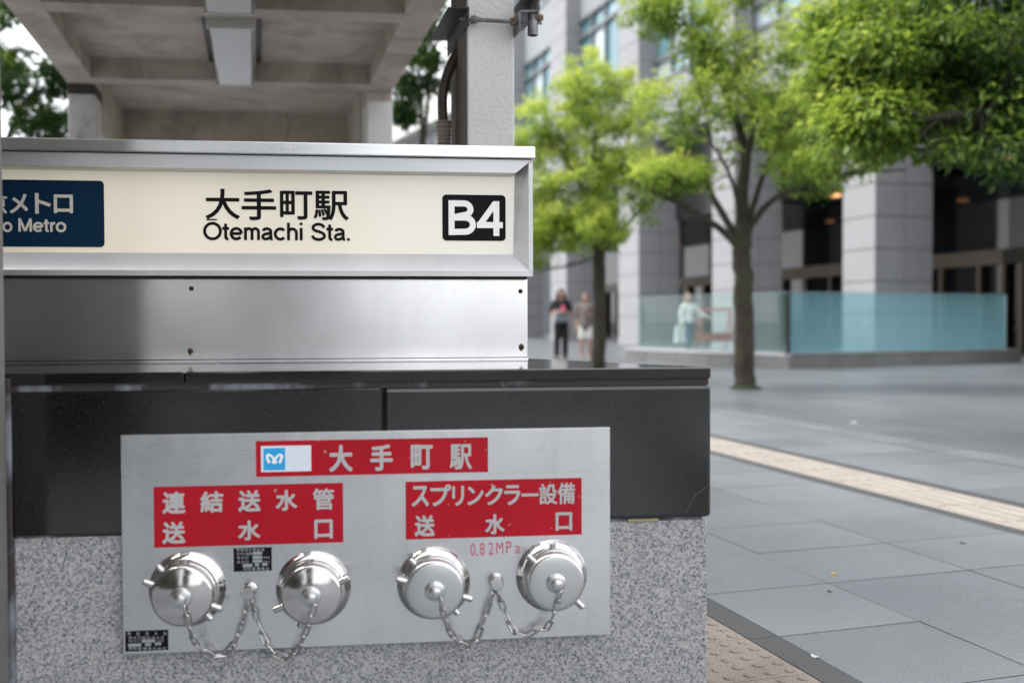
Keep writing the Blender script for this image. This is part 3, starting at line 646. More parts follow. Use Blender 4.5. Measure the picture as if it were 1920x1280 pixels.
# the four capped inlets
def inlet(cx, cy, satin, front_lugs, rear_lugs):
    u, z = WF.hit(cx, cy, VQ); mc = M['cap_satin'] if satin else M['cap_polish']
    fl = MB(WF.M).lathe([(0.0735, 0), (0.0735, 0.003), (0.071, 0.006), (0.063, 0.017), (0.060, 0.019), (0.058, 0.019), (0.057, 0.026), (0.0565, 0.026)], (u, VQ, z), (0, -1, 0), 56).build('inlet', M['chrome'], plate, smooth=35)
    dome = [(0.030, 0.0602), (0.0, 0.0608)] if satin else [(0.042, 0.0612), (0.032, 0.0632), (0.020, 0.0650), (0.0, 0.0662)]
    kd = 0.0 if satin else 0.0042
    MB(WF.M).lathe([(0.057, 0.022), (0.0605, 0.024), (0.0605, 0.034), (0.057, 0.036), (0.0575, 0.037), (0.0590, 0.039), (0.0590, 0.050), (0.0586, 0.0535), (0.0572, 0.0562), (0.0550, 0.0580), (0.0525, 0.0588), (0.0500, 0.0592)] + dome, (u, VQ, z), (0, -1, 0), 56).build('cap', mc, fl, smooth=35)
    MB(WF.M).lathe([(q, h + kd) for q, h in ((0.020, 0.0590), (0.0200, 0.0622), (0.0190, 0.0640), (0.0155, 0.0655), (0.012, 0.066), (0.0118, 0.076), (0.0105, 0.079), (0.007, 0.0805), (0.0, 0.081))], (u, VQ, z), (0, -1, 0), 28).build('knob', M['cap_satin'], fl, smooth=35)
    for lugs, r0, r1, h in ((front_lugs, 0.054, 0.0785, 0.047), (rear_lugs, 0.056, 0.0745, 0.028)):
        for ang in lugs:
            d = Vector((math.cos(R(ang)), 0, math.sin(R(ang)))); o = Vector((u, VQ - h, z))
            MB(WF.M).lathe([(0.0066, r0), (0.0066, r1 - 0.0015), (0.0052, r1)], o, d, 14).build('lug', M['chrome'], fl, smooth=35)
    return u, z
I = [inlet(352, 1103, False, (158, -22), (133, -47)), inlet(588, 1101, False, (22, 202), (250,)), inlet(813, 1092, True, (163, -17), (130, -50)), inlet(1034, 1078, True, (136, -44), (92,))]
for x, y in ((468.5, 1104), (929, 1087)):
    u, z = WF.hit(x, y, VQ)
    MB(WF.M).lathe([(0.0150, 0), (0.0150, 0.004), (0.0112, 0.006), (0.0112, 0.018), (0.0135, 0.020), (0.0135, 0.030), (0.0120, 0.0325), (0.0, 0.033)], (u, VQ, z), (0, -1, 0), 26).build('chain_peg', M['cap_satin'] if x > 700 else M['chrome'], plate, smooth=35)
def chain(pix):
    pts = []
    for x, y, v in pix:
        u, z = WF.hit(x, y, VQ + v); pts.append((u, VQ + v, z))
    cv = [Vector(p) for p in spline(pts, 24)]
    ls = [0]
    for a, b_ in zip(cv, cv[1:]): ls.append(ls[-1] + (b_ - a).length)
    n = max(2, round(ls[-1] / 0.0255)); step = ls[-1] / n; m = MB(WF.M)
    def at(s):
        s = min(max(s, 0), ls[-1])
        for i in range(1, len(ls)):
            if ls[i] >= s: return cv[i - 1].lerp(cv[i], (s - ls[i - 1]) / max(ls[i] - ls[i - 1], 1e-9))
        return cv[-1]
    for i in range(n):
        p, q = at(i * step - 0.003), at((i + 1) * step + 0.003); d = (q - p); ln = max(d.length, 0.012); d.normalize(); c = (p + q) / 2
        side = d.cross(Vector((0, 1, 0))); side.normalize(); nrm = d.cross(side)
        ang = R(15 if i % 2 else 72) + 0.3 * math.sin(i * 2.3); s = side * math.cos(ang) + nrm * math.sin(ang)
        hw, hl = 0.0056, ln / 2 - 0.0056; loop = []
        for k in range(7): a = R(-90 + 30 * k); loop.append(c + d * (hl + hw * math.cos(a)) + s * hw * math.sin(a))
        for k in range(7): a = R(90 + 30 * k); loop.append(c + d * (-hl + hw * math.cos(a)) + s * hw * math.sin(a))
        m.tube(loop, 0.0020, 8, closed=True)
    m.build('chain', M['chrome'], plate, smooth=60)
chain([(344, 1131, -0.070), (352, 1168, -0.064), (366, 1205, -0.040), (392, 1229, -0.016), (424, 1228, -0.008), (448, 1186, -0.010), (466, 1123, -0.016)])
chain([(472, 1123, -0.016), (482, 1164, 0.0), (502, 1210, -0.008), (524, 1231, -0.008), (548, 1230, -0.018), (574, 1184, -0.050), (590, 1133, -0.070)])
chain([(825, 1118, -0.070), (832, 1152, -0.064), (846, 1188, -0.036), (868, 1212, -0.014), (888, 1210, -0.008), (908, 1162, -0.010), (926, 1108, -0.016)])
chain([(932, 1108, -0.016), (944, 1140, 0.0), (962, 1182, -0.009), (984, 1193, -0.010), (1004, 1180, -0.020), (1024, 1180, -0.030), (1040, 1146, -0.055), (1053, 1107, -0.070)])

# ------------------------------------------------------------------ the concrete canopy over the stairs
T_ = Vector((math.cos(R(6.9)), math.sin(R(6.9)), 0)); D_ = Vector((-math.sin(R(14.5)), math.cos(R(14.5)), 0))
K0 = Vector((0.012, 3.2, 0))
KM = Matrix(((T_.x, D_.x, 0, K0.x), (T_.y, D_.y, 0, K0.y), (0, 0, 1, 0), (0, 0, 0, 1)))   # x = s across, y = t along
canopy = thing('entrance_canopy', 'stained concrete coffered canopy on thin posts over the station stairs', 'canopy', KM @ Vector((-0.95, 1.4, 0)), 0)
ZB, ZS = 2.29, 2.405
S0, S1 = -1.86, 0.0; BW = 0.153; TE, TN = 4.32, -0.25
m = MB(KM); m.box(S0 + 0.02, S1 - 0.02, TN + 0.02, TE - 0.02, ZS, ZS + 0.14); m.build('roof_slab', M['soffit'], canopy)
m = MB(KM); m.box(S0, S0 + BW, TN, TE, ZB, ZS + 0.2, 0.004); m.build('edge_beam', M['soffit'], canopy)
m = MB(KM); m.box(S1 - BW, S1, TN, TE, ZB, ZS + 0.2, 0.004); m.build('edge_beam', M['soffit'], canopy)
for t0 in (-0.05, 1.36, 2.74, TE - 0.14):
    m = MB(KM); m.box(S0 + BW - 0.003, S1 - BW + 0.003, t0, t0 + 0.14, ZB + 0.003 - (0.34 if t0 > 4 else 0), ZS + 0.05); m.build('cross_beam', M['soffit'], canopy)
for s0, t0, back in ((S1 - BW, 0.0, 0), (S0, 0.0, 0), (S1 - BW, 2.88, 1), (S0, 2.88, 1)):
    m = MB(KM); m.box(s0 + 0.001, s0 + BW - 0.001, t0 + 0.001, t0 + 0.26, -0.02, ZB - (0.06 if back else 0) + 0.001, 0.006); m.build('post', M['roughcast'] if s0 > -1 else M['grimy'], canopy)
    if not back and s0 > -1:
        m = MB(KM); m.box(s0 - 0.002, s0 + 0.001, t0 + 0.006, t0 + 0.256, -0.02, ZB - 0.002); m.build('dark_side', M['dark_brown'], canopy)  # thin dark brown sheet over the left face of this post
    if back:
        m = MB(KM); m.box(s0 + 0.002, s0 + BW - 0.002, t0 + 0.002, t0 + 0.258, ZB - 0.06, ZB + 0.002); m.build('post_head', M['stain'] if s0 < -1 else M['soffit'], canopy)
m = MB(KM); m.box(S0 + 0.001, S0 + BW - 0.001, 3.16, TE - 0.002, 2.05, ZB + 0.004); m.build('side_upstand', M['soffit'], canopy)
m = MB(KM); m.box(S1 - BW + 0.001, S1 - 0.001, 3.142, TE - 0.002, 1.8, ZB + 0.004); m.build('side_upstand', M['soffit'], canopy)
# vent slot in the last bay
m = MB(KM); m.box(-0.98, -0.87, 3.30, 3.36, ZS - 0.004, ZS + 0.01); m.build('vent', mat('vent_slot', (0.08, 0.07, 0.05), 0.8), canopy)
def lamp():
    x0, x1, t0, t1, z0 = -1.03, -0.80, 1.56, 2.72, 2.262
    r = thing('ceiling_light', 'white boxed strip light with clear cover, fully in view under the canopy', 'light', KM @ Vector((-0.915, 2.1, ZS)), 0, 'strip lights under the canopy')
    m = MB(KM); m.box(x0 - 0.03, x1 + 0.03, t0 + 0.01, t1 - 0.01, ZS - 0.012, ZS + 0.002); m.build('mounting_plate', M['dark_metal'], r)
    m = MB(KM); m.hexa([(x0 + 0.012, t0, z0 + 0.05), (x1 - 0.012, t0, z0 + 0.05), (x1 - 0.012, t1, z0 + 0.05), (x0 + 0.012, t1, z0 + 0.05), (x0, t0, ZS - 0.012), (x1, t0, ZS - 0.012), (x1, t1, ZS - 0.012), (x0, t1, ZS - 0.012)], 0.004); m.build('housing', M['lamp_body'], r)
    m = MB(KM); m.hexa([(x0 + 0.022, t0 + 0.004, z0), (x1 - 0.022, t0 + 0.004, z0), (x1 - 0.022, t1 - 0.004, z0), (x0 + 0.022, t1 - 0.004, z0), (x0 + 0.008, t0 + 0.004, z0 + 0.05), (x1 - 0.008, t0 + 0.004, z0 + 0.05), (x1 - 0.008, t1 - 0.004, z0 + 0.05), (x0 + 0.008, t1 - 0.004, z0 + 0.05)], 0.006); m.build('diffuser', M['lamp_cover'], r)
    for q in (t0, t1):
        m = MB(KM); m.box(x0 + 0.004, x1 - 0.004, q - 0.006, q + 0.006, z0 - 0.004, z0 + 0.056, 0.002); m.build('end_trim', M['lamp_body'], r)
    return r
l1 = lamp()
def copy_tree(o, parent=None):
    c = o.copy(); C.objects.link(c)
    if parent: c.parent = parent
    for k in list(o.children): copy_tree(k, c)
    return c
l2 = copy_tree(l1); l2.location = l1.location + D_ * -1.38; l2['label'] = 'nearer strip light under the canopy, cut off by the top picture edge'

# ------------------------------------------------------------------ bracket clamp and hose on the canopy post
YF = 3.2                            # front of the post
def pp(x, y, Y): return aty(x, y, Y)
br = thing('pipe_bracket', 'grey steel angle bracket clamped round the white post by a threaded rod', 'bracket', pp(920, 40, YF), 0)
ta = 0.006
def angle(name, xr, ytop, width, back, drop, mt, left=True):
    # steel angle: a level flange and an upright flange, running back along the post side
    p = pp(xr, ytop, YF - 0.06); x1 = p.x; z1 = p.z; y0 = p.y; y1 = y0 + back
    m = MB()
    k = -0.24
    def q(x, y, z): return (x + k * (y - y0), y, z)
    a, b2 = x1 - width, x1
    m.hexa([q(a, y0, z1 - ta), q(b2, y0, z1 - ta), q(b2, y1, z1 - ta), q(a, y1, z1 - ta), q(a, y0, z1), q(b2, y0, z1), q(b2, y1, z1), q(a, y1, z1)], 0.001)
    xu = (b2 - ta, b2) if left else (a, a + ta)
    m.hexa([q(xu[0], y0, z1 - drop), q(xu[1], y0, z1 - drop), q(xu[1], y1, z1 - drop), q(xu[0], y1, z1 - drop), q(xu[0], y0, z1), q(xu[1], y0, z1), q(xu[1], y1, z1), q(xu[0], y1, z1)], 0.001)
    return m.build(name, mt, br)
angle('angle_bar', 880, 13, 0.066, 0.36, 0.058, M['dark_metal'])
angle('angle_bar', 1012, 19, 0.066, 0.20, 0.066, M['galv'], False)
angle('angle_bar', 1013, -14, 0.046, 0.20, -0.054 + 0.11, M['galv'], True)
m = MB(); m.tube([pp(884, 37, YF - 0.035), pp(958, 41, YF - 0.035)], 0.0066, 10); m.tube([pp(862, 36, YF - 0.035), pp(1016, 44, YF - 0.035)], 0.0048, 8); m.build('threaded_rod', M['galv'], br)
for x, y, mt in ((888, 37, M['galv']), (962, 41, M['rust']), (1009, 33.5, M['rust'])):
    m = MB(); p = pp(x, y, YF - 0.035); m.lathe([(0.0125, -0.009), (0.0125, 0.009)], p, (1, 0.05, 0), 6); m.lathe([(0.009, 0.009), (0.009, 0.016)], p, (1, 0.05, 0), 12); m.build('nut', mt, br)
m = MB(); p0, p1 = pp(999, 27, YF - 0.03), pp(999, 67, YF - 0.03); m.lathe([(0.0165, 0), (0.0165, (p1 - p0).length), (0.013, (p1 - p0).length), (0.013, 0.004)], p0, (0, 0, -1), 22); m.build('pipe_stub', M['galv'], br, smooth=35)
hose = thing('drain_hose', 'dark curved hose with wrapped brown joint beside the white post', 'hose', pp(833, 260, YF + 0.2), 0)
m = MB(); pts = [pp(x, y, YF + 0.14) for x, y in ((866, 60), (858, 95), (846, 122), (836, 148), (830, 178), (829.5, 205), (831, 238))]; m.tube(spline([tuple(p) for p in pts], 6), 0.0165, 14); m.build('hose', M['hose'], hose, smooth=60)
m = MB(); pts = []; rad = []
for i in range(24):
    pts.append(pp(832 + i * 0.05, 228 + i * 2.6, YF + 0.14)); rad.append(0.0255 - 0.004 * min(1, i / 14) + 0.0022 * math.sin(i * 2.1))
m.tube(pts, rad, 16); m.build('wrapped_joint', M['tape'], hose, smooth=60)

# ------------------------------------------------------------------ office building with granite piers (frame PV: u = b, v = a)
bld = thing('office_building', 'grey office building with tall granite piers and dark glazed lobby', 'building', PV.w(16, 30, 0), TH)
FB = 15.3
piers = [(6.0, 7.6), (13.3, 14.75), (20.15, 21.4), (26.75, 28.1), (33.65, 35.5), (41.3, 43.35), (49.2, 51.2)]
for a0, a1 in piers:
    m = MB(PV.M)
    nz_ = 26; hz = 0.78
    zs0 = -0.02
    am = (a0 + a1) / 2; bm_ = FB + 0.85
    core = MB(PV.M); core.box(FB + 0.012, FB + 1.64, a0 + 0.012, a1 - 0.012, -0.02, 20.4)
    z = 0.28
    m.box(FB - 0.02, FB + 1.66, a0 - 0.02, a1 + 0.02, -0.02, 0.27)
    while z < 20:
        z1 = z + hz
        m.box(FB, bm_ - 0.012, a0, a1, z, z1 - 0.03); m.box(bm_ + 0.012, FB + 1.65, a0, a1, z, z1 - 0.03); z = z1
    pr = m.build('pier', M['pier'], bld); core.build('pier_core', M['pier_joint'], pr)
prev = None
bays = [(p[1], q[0]) for p, q in zip(piers, piers[1:])]
rb = random.Random(3)
for a0, a1 in bays:
    for zz0, zz1 in ((14.1, 16.2), (7.5, 9.5)):
        m = MB(PV.M); m.box(FB + 0.65, FB + 1.2, a0, a1, zz0, zz1); m.build('spandrel', M['spandrel'], bld)
    for z0, z1, tz in ((9.5, 14.1, (10.35, 13.25)), (16.2, 20.4, (16.9,))):
        m = MB(PV.M); m.box(FB + 0.6, FB + 0.72, a0, a1, z0 + 0.001, z0 + 0.14); m.box(FB + 0.58, FB + 0.72, a0, a1, z1 - 0.16, z1 - 0.001)
        for q in tz: m.box(FB + 0.6, FB + 0.72, a0, a1, q - 0.07, q + 0.07)
        nm = 4
        ms = [a0 + (a1 - a0) * k / nm for k in range(nm + 1)]
        for q in ms[1:-1]: m.box(FB + 0.61, FB + 0.715, q - 0.05, q + 0.05, z0 + 0.14, z1 - 0.16)
        wf_ = m.build('window', M['mullion'], bld)
        m = MB(PV.M); zs = [z0] + list(tz) + [z1]
        for za, zb_ in zip(zs, zs[1:]):
            for q, q2 in zip(ms, ms[1:]): m.box(FB + 0.75, FB + 0.76, q + 0.02, q2 - 0.02, za + 0.05, zb_ - 0.05)
        m.build('pane', M['pane'], wf_)
    m = MB(PV.M); m.box(FB + 1.5, FB + 1.6, a0, a1, 4.6, 7.5); m.build('fascia', M['dark_stone'], bld)
    m = MB(PV.M); m.box(FB + 1.6, FB + 5.0, a0 - 1, a1 + 1, 4.6, 4.7); m.build('lobby_soffit', M['dark_stone'], bld)
    m = MB(PV.M); m.box(FB + 4.9, FB + 4.95, a0 - 1, a1 + 1, 0, 4.6); m.build('lobby_glazing', M['lobby_glass'], bld)
    m = MB(PV.M); m.box(FB + 4.7, FB + 4.89, a0 - 1, a1 + 1, 2.35, 2.75); q = a0 - 0.9
    while q < a1 + 1: m.box(FB + 4.72, FB + 4.88, q, q + 0.14, 0, 2.35); q += 1.45
    m.build('door_frame', M['timber'], bld)
    for q in (0.25, 0.75):
        m = MB(PV.M); c = a0 + (a1 - a0) * q; m.lathe([(0.16, 0), (0.16, 0.05), (0.12, 0.06)], (FB + 2.6, c, 4.6), (0, 0, -1), 20); m.build('downlight', M['downlight'], bld)
m = MB(PV.M); m.box(FB + 5.2, FB + 16, 5, 51.2, -0.02, 20.4); m.build('wall', M['dark_stone'], bld)
m = MB(PV.M); m.box(FB + 0.3, FB + 16, 5, 51.2, 20.4, 21.2); m.build('roof', M['spandrel'], bld)

# white building far behind the canopy
WY = 78.0
WB = Frame((aty(786, 200, WY).x, WY), R(25.3))
wb = thing('white_building', 'pale building with deep white eaves seen between hose and canopy', 'building', WB.w(0, 0, 0), R(25.3))
zt = aty(786, 175, WY).z; zb2 = aty(786, 246, WY).z
m = MB(WB.M); m.box(-0.4, 14, -14, 26, zb2, zt, 0.05); m.build('eaves', M['white_render'], wb)
m = MB(WB.M); m.box(0.8, 13.5, -13.5, 25, 0, zb2); m.build('wall', mat('grey_render', (0.22, 0.23, 0.25), 0.6), wb)
for k in range(9):
    m = MB(WB.M); m.box(0.72, 0.8, -12.5 + 4 * k, -9.7 + 4 * k, zb2 - 3.4, zb2 - 0.8); m.build('window', M['lobby_glass'], wb)

# unseen blocks added behind the camera to shape the steel and stone reflections
def backdrop_building(name, label, x0, x1, y0, y1, h, mt, floors):
    r = thing(name, label, 'building', ((x0 + x1) / 2, (y0 + y1) / 2, 0), 0, None)
    m = MB(); m.box(x0, x1, y1 - (y1 - y0), y1, 0, h); m.build('wall', mt, r)
    fh = h / floors
    for k in range(floors):
        m = MB(); m.box(x0 + 0.6, x1 - 0.6, y1, y1 + 0.05, k * fh + 0.9, (k + 1) * fh - 0.5); m.build('window_band', M['lobby_glass'], r)
backdrop_building('dark_reflection_block', 'dark unseen block added behind the camera, left, for the reflections', -40, -2.9, -22, -13, 30, M['dark_stone'], 8)
backdrop_building('grey_reflection_block', 'grey unseen block added behind the camera, right, for the reflections', -1.5, 0.9, -22, -14, 24, M['pier_joint'], 6)

# ------------------------------------------------------------------ glass balustrade on a granite plinth
gb = thing('glass_balustrade', 'teal film glass balustrade on a low granite plinth in the plaza', 'balustrade', (5.09, 18.35, 0), 0)
G0, GL, GR = Vector((5.09, 18.35, 0)), Vector((2.70, 22.3, 0)), Vector((10.45, 20.75, 0))
ZPL, ZGT = 0.285, 1.42
def wing(p, q, px_edges, mt, ext):
    d = (q - p).normalized(); n = Vector((-d.y, d.x, 0))
    if n.y < 0: n = -n
    ang = math.atan2(d.y, d.x)
    f = Matrix.Translation(p) @ Matrix(((d.x, n.x, 0, 0), (d.y, n.y, 0, 0), (0, 0, 1, 0), (0, 0, 0, 1)))
    ln = (q - p).length + ext
    m = MB(f); x = 0.0
    while x < ln - 0.05:
        x1 = min(x + 1.05, ln); m.box(x + (0.0 if x else 0.0), x1 - 0.006, 0.0, 0.34, -0.02, ZPL - 0.05, 0.006, 1); x = x1
    m.build('plinth', M['plinth'], gb)
    m = MB(f); m.box(-0.02, ln, -0.012, 0.352, ZPL - 0.05, ZPL, 0.004, 1); m.build('coping', M['plinth_top'] if mt == 'glass_green' else M['plinth'], gb)
    def along(px):
        r_ = ray(px, 600); # intersection with the glass line
        a, b_, c, e_ = d.x, -r_.x, d.y, -r_.y; o = p + n * 0.17; det = a * e_ - b_ * c
        return ((-o.x) * e_ - b_ * (-o.y)) / det
    es = [along(x_) for x_ in px_edges]
    for a, b_ in zip(es, es[1:]):
        a, b_ = min(a, b_), max(a, b_)
        m = MB(f); m.box(a + 0.008, b_ - 0.008, 0.164, 0.176, ZPL, ZGT); pn = m.build('glass_panel', M[mt], gb)
        m = MB(f); m.box(a + 0.006, b_ - 0.006, 0.160, 0.180, ZGT + 0.001, ZGT + 0.012); m.build('edge_trim', M['glass_edge'], pn)
    for k, a in enumerate(es):
        if k in (0, len(es) - 1):
            m = MB(f); m.box(a - 0.010, a + 0.010, 0.155, 0.185, ZPL, ZGT); m.build('post', M['dark_metal'] if k == 0 else M['glass_edge'], gb)
wing(G0, GR, (1479.5, 1622, 1755, 1885), 'glass_blue', 0.25)
wing(G0, GL, (1476.5, 1362, 1275, 1200), 'glass_green', 0.25)

# grass verge and standing rock at the right edge
m = MB(PV.M); a_, b_ = gz(1892, 664), gz(2100, 668)
vg = MB(); vg.poly([(13.0, 24.2, 0.02), (20, 26.3, 0.02), (19, 31, 0.02), (12.0, 28.6, 0.02)])
props(vg.build('grass', M['lawn']), kind='stuff')
rk = MB(); rr_ = random.Random(5); rings = []
rc = aty(1946, 660, 26.0)
for i in range(15):
    h = 1.12 * i / 14; base = 0.62 * (1 - 0.12 * (i / 14) - 0.55 * max(0, (i - 11) / 3) ** 2)
    rings.append([Vector((rc.x + base * (1 + 0.10 * math.sin(3 * a + i * 0.5) + rr_.uniform(-0.05, 0.05)) * math.cos(a), 26 + 0.8 * base * math.sin(a), h + rr_.uniform(-0.02, 0.02))) for a in [j * math.tau / 18 for j in range(18)]])
rk.sections(rings); rm = mat('rock', (0.25, 0.2, 0.2), 0.9); t = NT(rm); t.col(t.ramp(t.noise(2.5, 6, 0.65), [(0.42, (0.05, 0.045, 0.045)), (0.56, (0.27, 0.22, 0.215))])); t.bump(t.noise(6, 6), 0.8, 0.05)
props(rk.build('standing_rock', rm, smooth=60), 'rough grey brown rock standing on grass at the right picture edge', 'rock')

# ------------------------------------------------------------------ trees
def leaves(clumps, rs, size, shade=0.0):
    vs, fs, tone = [], [], []
    for (c, rad, n, tn) in clumps:
        for _ in range(n):
            while True:
                o = Vector((rs.uniform(-1, 1), rs.uniform(-1, 1), rs.uniform(-1, 1)))
                if 0.05 < o.length < 1: break
            o = o * (0.55 + 0.45 * rs.random()); p = c + Vector((o.x * rad, o.y * rad, o.z * rad * 0.8))
            d = Vector((o.x, o.y, o.z * 0.4 - 0.35)) + Vector((rs.gauss(0, .35), rs.gauss(0, .35), rs.gauss(0, .25))); d.normalize()
            s = d.cross(Vector((rs.gauss(0, .5), rs.gauss(0, .5), 1))); s.normalize(); nn = s.cross(d)
            l_ = size * rs.uniform(0.7, 1.3); w_ = l_ * rs.uniform(0.17, 0.25); i = len(vs)
            vs += [p, p + d * l_ * 0.5 + s * w_ + nn * w_ * 0.3, p + d * l_ - nn * l_ * 0.12, p + d * l_ * 0.5 - s * w_ + nn * w_ * 0.3]
            fs += [(i, i + 1, i + 2), (i, i + 2, i + 3)]
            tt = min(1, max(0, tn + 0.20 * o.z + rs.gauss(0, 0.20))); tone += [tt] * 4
    me = bpy.data.meshes.new('crown'); me.from_pydata(vs, [], fs)
    at = me.attributes.new('tone', 'FLOAT', 'POINT'); at.data.foreach_set('value', tone)
    return me
def limb_len(p): return sum((Vector(b_) - Vector(a)).length for a, b_ in zip(p, p[1:]))
def tree(label, base, trunk, limbs, crown, nclump, nleaf, crad, size, seed, mt, tones, twigs=True, group=None, keep=None, extra=(), tonef=None):
    rs = random.Random(seed); r = thing('tree', label, 'tree', (base[0], base[1], 0), 0, group)
    m = MB(); nodes = []
    def wob(pts, k=5, amp=0.03):
        q = spline([tuple(p) for p in pts], k); return [Vector(p) + Vector((rs.gauss(0, amp), rs.gauss(0, amp), rs.gauss(0, amp))) * (0 if i == 0 else 1) for i, p in enumerate(q)]
    for pts, r0, r1 in trunk + limbs:
        q = wob(pts, 5, 0.004 + 0.05 * r1); n = len(q)
        rad = [r0 + (r1 - r0) * (i / (n - 1)) ** 0.8 for i in range(n)]
        m.tube(q, rad, 9)
        if (pts, r0, r1) in limbs: nodes += [(p, rad[i]) for i, p in enumerate(q) if i > n * 0.3]
    cl = []
    tries = 0
    while len(cl) < nclump and tries < nclump * 60:
        tries += 1
        cx, cy, cz, rx, ry, rz = crown[rs.randrange(len(crown))]
        o = Vector((rs.gauss(0, 1), rs.gauss(0, 1), rs.gauss(0, 1))).normalized() * (rs.random() ** 0.5) * (1 + 0.14 * abs(rs.gauss(0, 1)))
        c = Vector((cx + o.x * rx, cy + o.y * ry, cz + o.z * rz))
        if keep and not keep(c): continue
        d0 = o.length
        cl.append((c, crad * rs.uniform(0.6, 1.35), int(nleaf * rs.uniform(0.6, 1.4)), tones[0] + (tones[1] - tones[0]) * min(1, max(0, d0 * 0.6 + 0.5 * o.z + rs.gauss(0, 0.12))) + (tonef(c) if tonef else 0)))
    for c in extra: cl.append(c)
    if twigs and nodes:
        for (c, rad, n, tn) in cl:
            p, r0 = min(nodes, key=lambda q: (q[0] - c).length + (0.6 if q[0].z > c.z + 0.3 else 0))
            mid = (p + c) / 2 + Vector((rs.gauss(0, .08), rs.gauss(0, .08), rs.gauss(0, .05) - 0.06 * (c - p).length))
            a = min(r0 * 0.6, 0.018); m.tube(spline([tuple(p), tuple(mid), tuple(c)], 3), [a, a * .9, a * .8, a * .7, a * .6, a * .5, a * .35], 5, caps=False)
            if rs.random() < 0.5: nodes.append((mid, a * 0.9))
    m.build('trunk', M['bark'], r, smooth=70)
    link('crown', leaves(cl, rs, size), mt, r)
    return r
def T(x, y, Y): return aty(x, y, Y)
# the tree in the middle of the plaza
B2 = gz(1398, 729); Y2 = B2.y
tr2 = [([Vector((B2.x, B2.y, -0.05)), T(1396, 700, Y2), T(1394, 560, Y2), T(1391, 470, Y2), T(1394, 425, Y2)], 0.150, 0.115)]
lb2 = [([T(1392, 470, Y2), T(1350, 430, Y2 - .1), T(1290, 392, Y2 - .3), T(1240, 365, Y2 - .5), T(1185, 343, Y2 - .6)], 0.062, 0.02),
       ([T(1390, 455, Y2), T(1345, 385, Y2 + .2), T(1308, 310, Y2 + .3), T(1288, 250, Y2 + .4), T(1275, 200, Y2 + .4)], 0.060, 0.022),
       ([T(1394, 430, Y2), T(1392, 350, Y2), T(1398, 290, Y2), T(1382, 230, Y2 + .1), T(1352, 150, Y2 + .2), T(1320, 80, Y2 + .3), T(1270, 30, Y2 + .3)], 0.100, 0.018),
       ([T(1398, 310, Y2), T(1412, 240, Y2 - .2), T(1402, 180, Y2 - .3), T(1420, 90, Y2 - .3)], 0.055, 0.016),
       ([T(1398, 445, Y2), T(1420, 405, Y2 - .1), T(1455, 370, Y2 - .3), T(1520, 345, Y2 - .6), T(1600, 325, Y2 - .8), T(1700, 318, Y2 - .9)], 0.058, 0.014),
       ([T(1400, 425, Y2), T(1430, 330, Y2 + .4), T(1470, 250, Y2 + .6), T(1520, 160, Y2 + .8)], 0.050, 0.016),
       ([T(1392, 420, Y2), T(1370, 330, Y2 - .5), T(1330, 260, Y2 - .9)], 0.040, 0.014)]
def P3(x, y, Y, rpx, rz=None, ry=None): c = T(x, y, Y); k = Y / FPX; return (c.x, c.y, c.z, rpx * k, (ry or rpx * k), (rz or rpx) * k)
crown2 = [P3(1300, 225, Y2, 120, 90), P3(1420, 190, Y2, 120, 110), P3(1530, 240, Y2 - .4, 120, 95), P3(1260, 330, Y2 - .4, 70, 32), P3(1330, 90, Y2 + .2, 70, 85), P3(1480, 110, Y2 + .5, 120, 90), P3(1240, 20, Y2 + .3, 70, 40), P3(1540, 310, Y2 - .6, 90, 45), P3(1400, -80, Y2, 150, 80)]
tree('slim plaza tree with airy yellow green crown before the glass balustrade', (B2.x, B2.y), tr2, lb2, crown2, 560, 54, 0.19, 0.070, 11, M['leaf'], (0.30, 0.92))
# the tree left of it, farther off
Y1 = 19.4; B1 = gz(1122, 683)
B1 = Vector((aty(1122, 683, Y1).x, Y1, 0))
tr1 = [([Vector((B1.x, Y1, -0.05)), T(1122, 640, Y1), T(1123, 520, Y1), T(1122, 465, Y1)], 0.15, 0.12)]
lb1 = [([T(1122, 480, Y1), T(1108, 455, Y1), T(1075, 430, Y1 - .4), T(1040, 415, Y1 - .6)], 0.06, 0.02), ([T(1122, 470, Y1), T(1118, 400, Y1), T(1112, 330, Y1), T(1120, 220, Y1)], 0.10, 0.03),
       ([T(1124, 478, Y1), T(1160, 440, Y1 + .3), T(1195, 400, Y1 + .2), T(1230, 370, Y1)], 0.05, 0.02), ([T(1118, 400, Y1), T(1085, 340, Y1 - .4), T(1050, 280, Y1 - .6)], 0.05, 0.02), ([T(1116, 360, Y1), T(1160, 300, Y1 + .5), T(1190, 230, Y1 + .5)], 0.05, 0.02), ([T(1122, 480, Y1), T(1060, 500, Y1 - .3), T(1010, 505, Y1 - .6)], 0.03, 0.012)]
crown1 = [P3(1110, 300, Y1, 110, 130), P3(1050, 370, Y1 - .3, 80, 90), P3(1160, 250, Y1, 90, 120), P3(1110, 170, Y1, 80, 65), P3(1190, 330, Y1, 70, 90), P3(1020, 250, Y1, 60, 60), P3(1090, 430, Y1 - .4, 90, 40), P3(1010, 440, Y1 - .2, 60, 50)]
tree('rounder leafy plaza tree close to the two standing people', (B1.x, Y1), tr1, lb1, crown1, 480, 62, 0.24, 0.088, 12, M['leaf'], (0.42, 0.98))
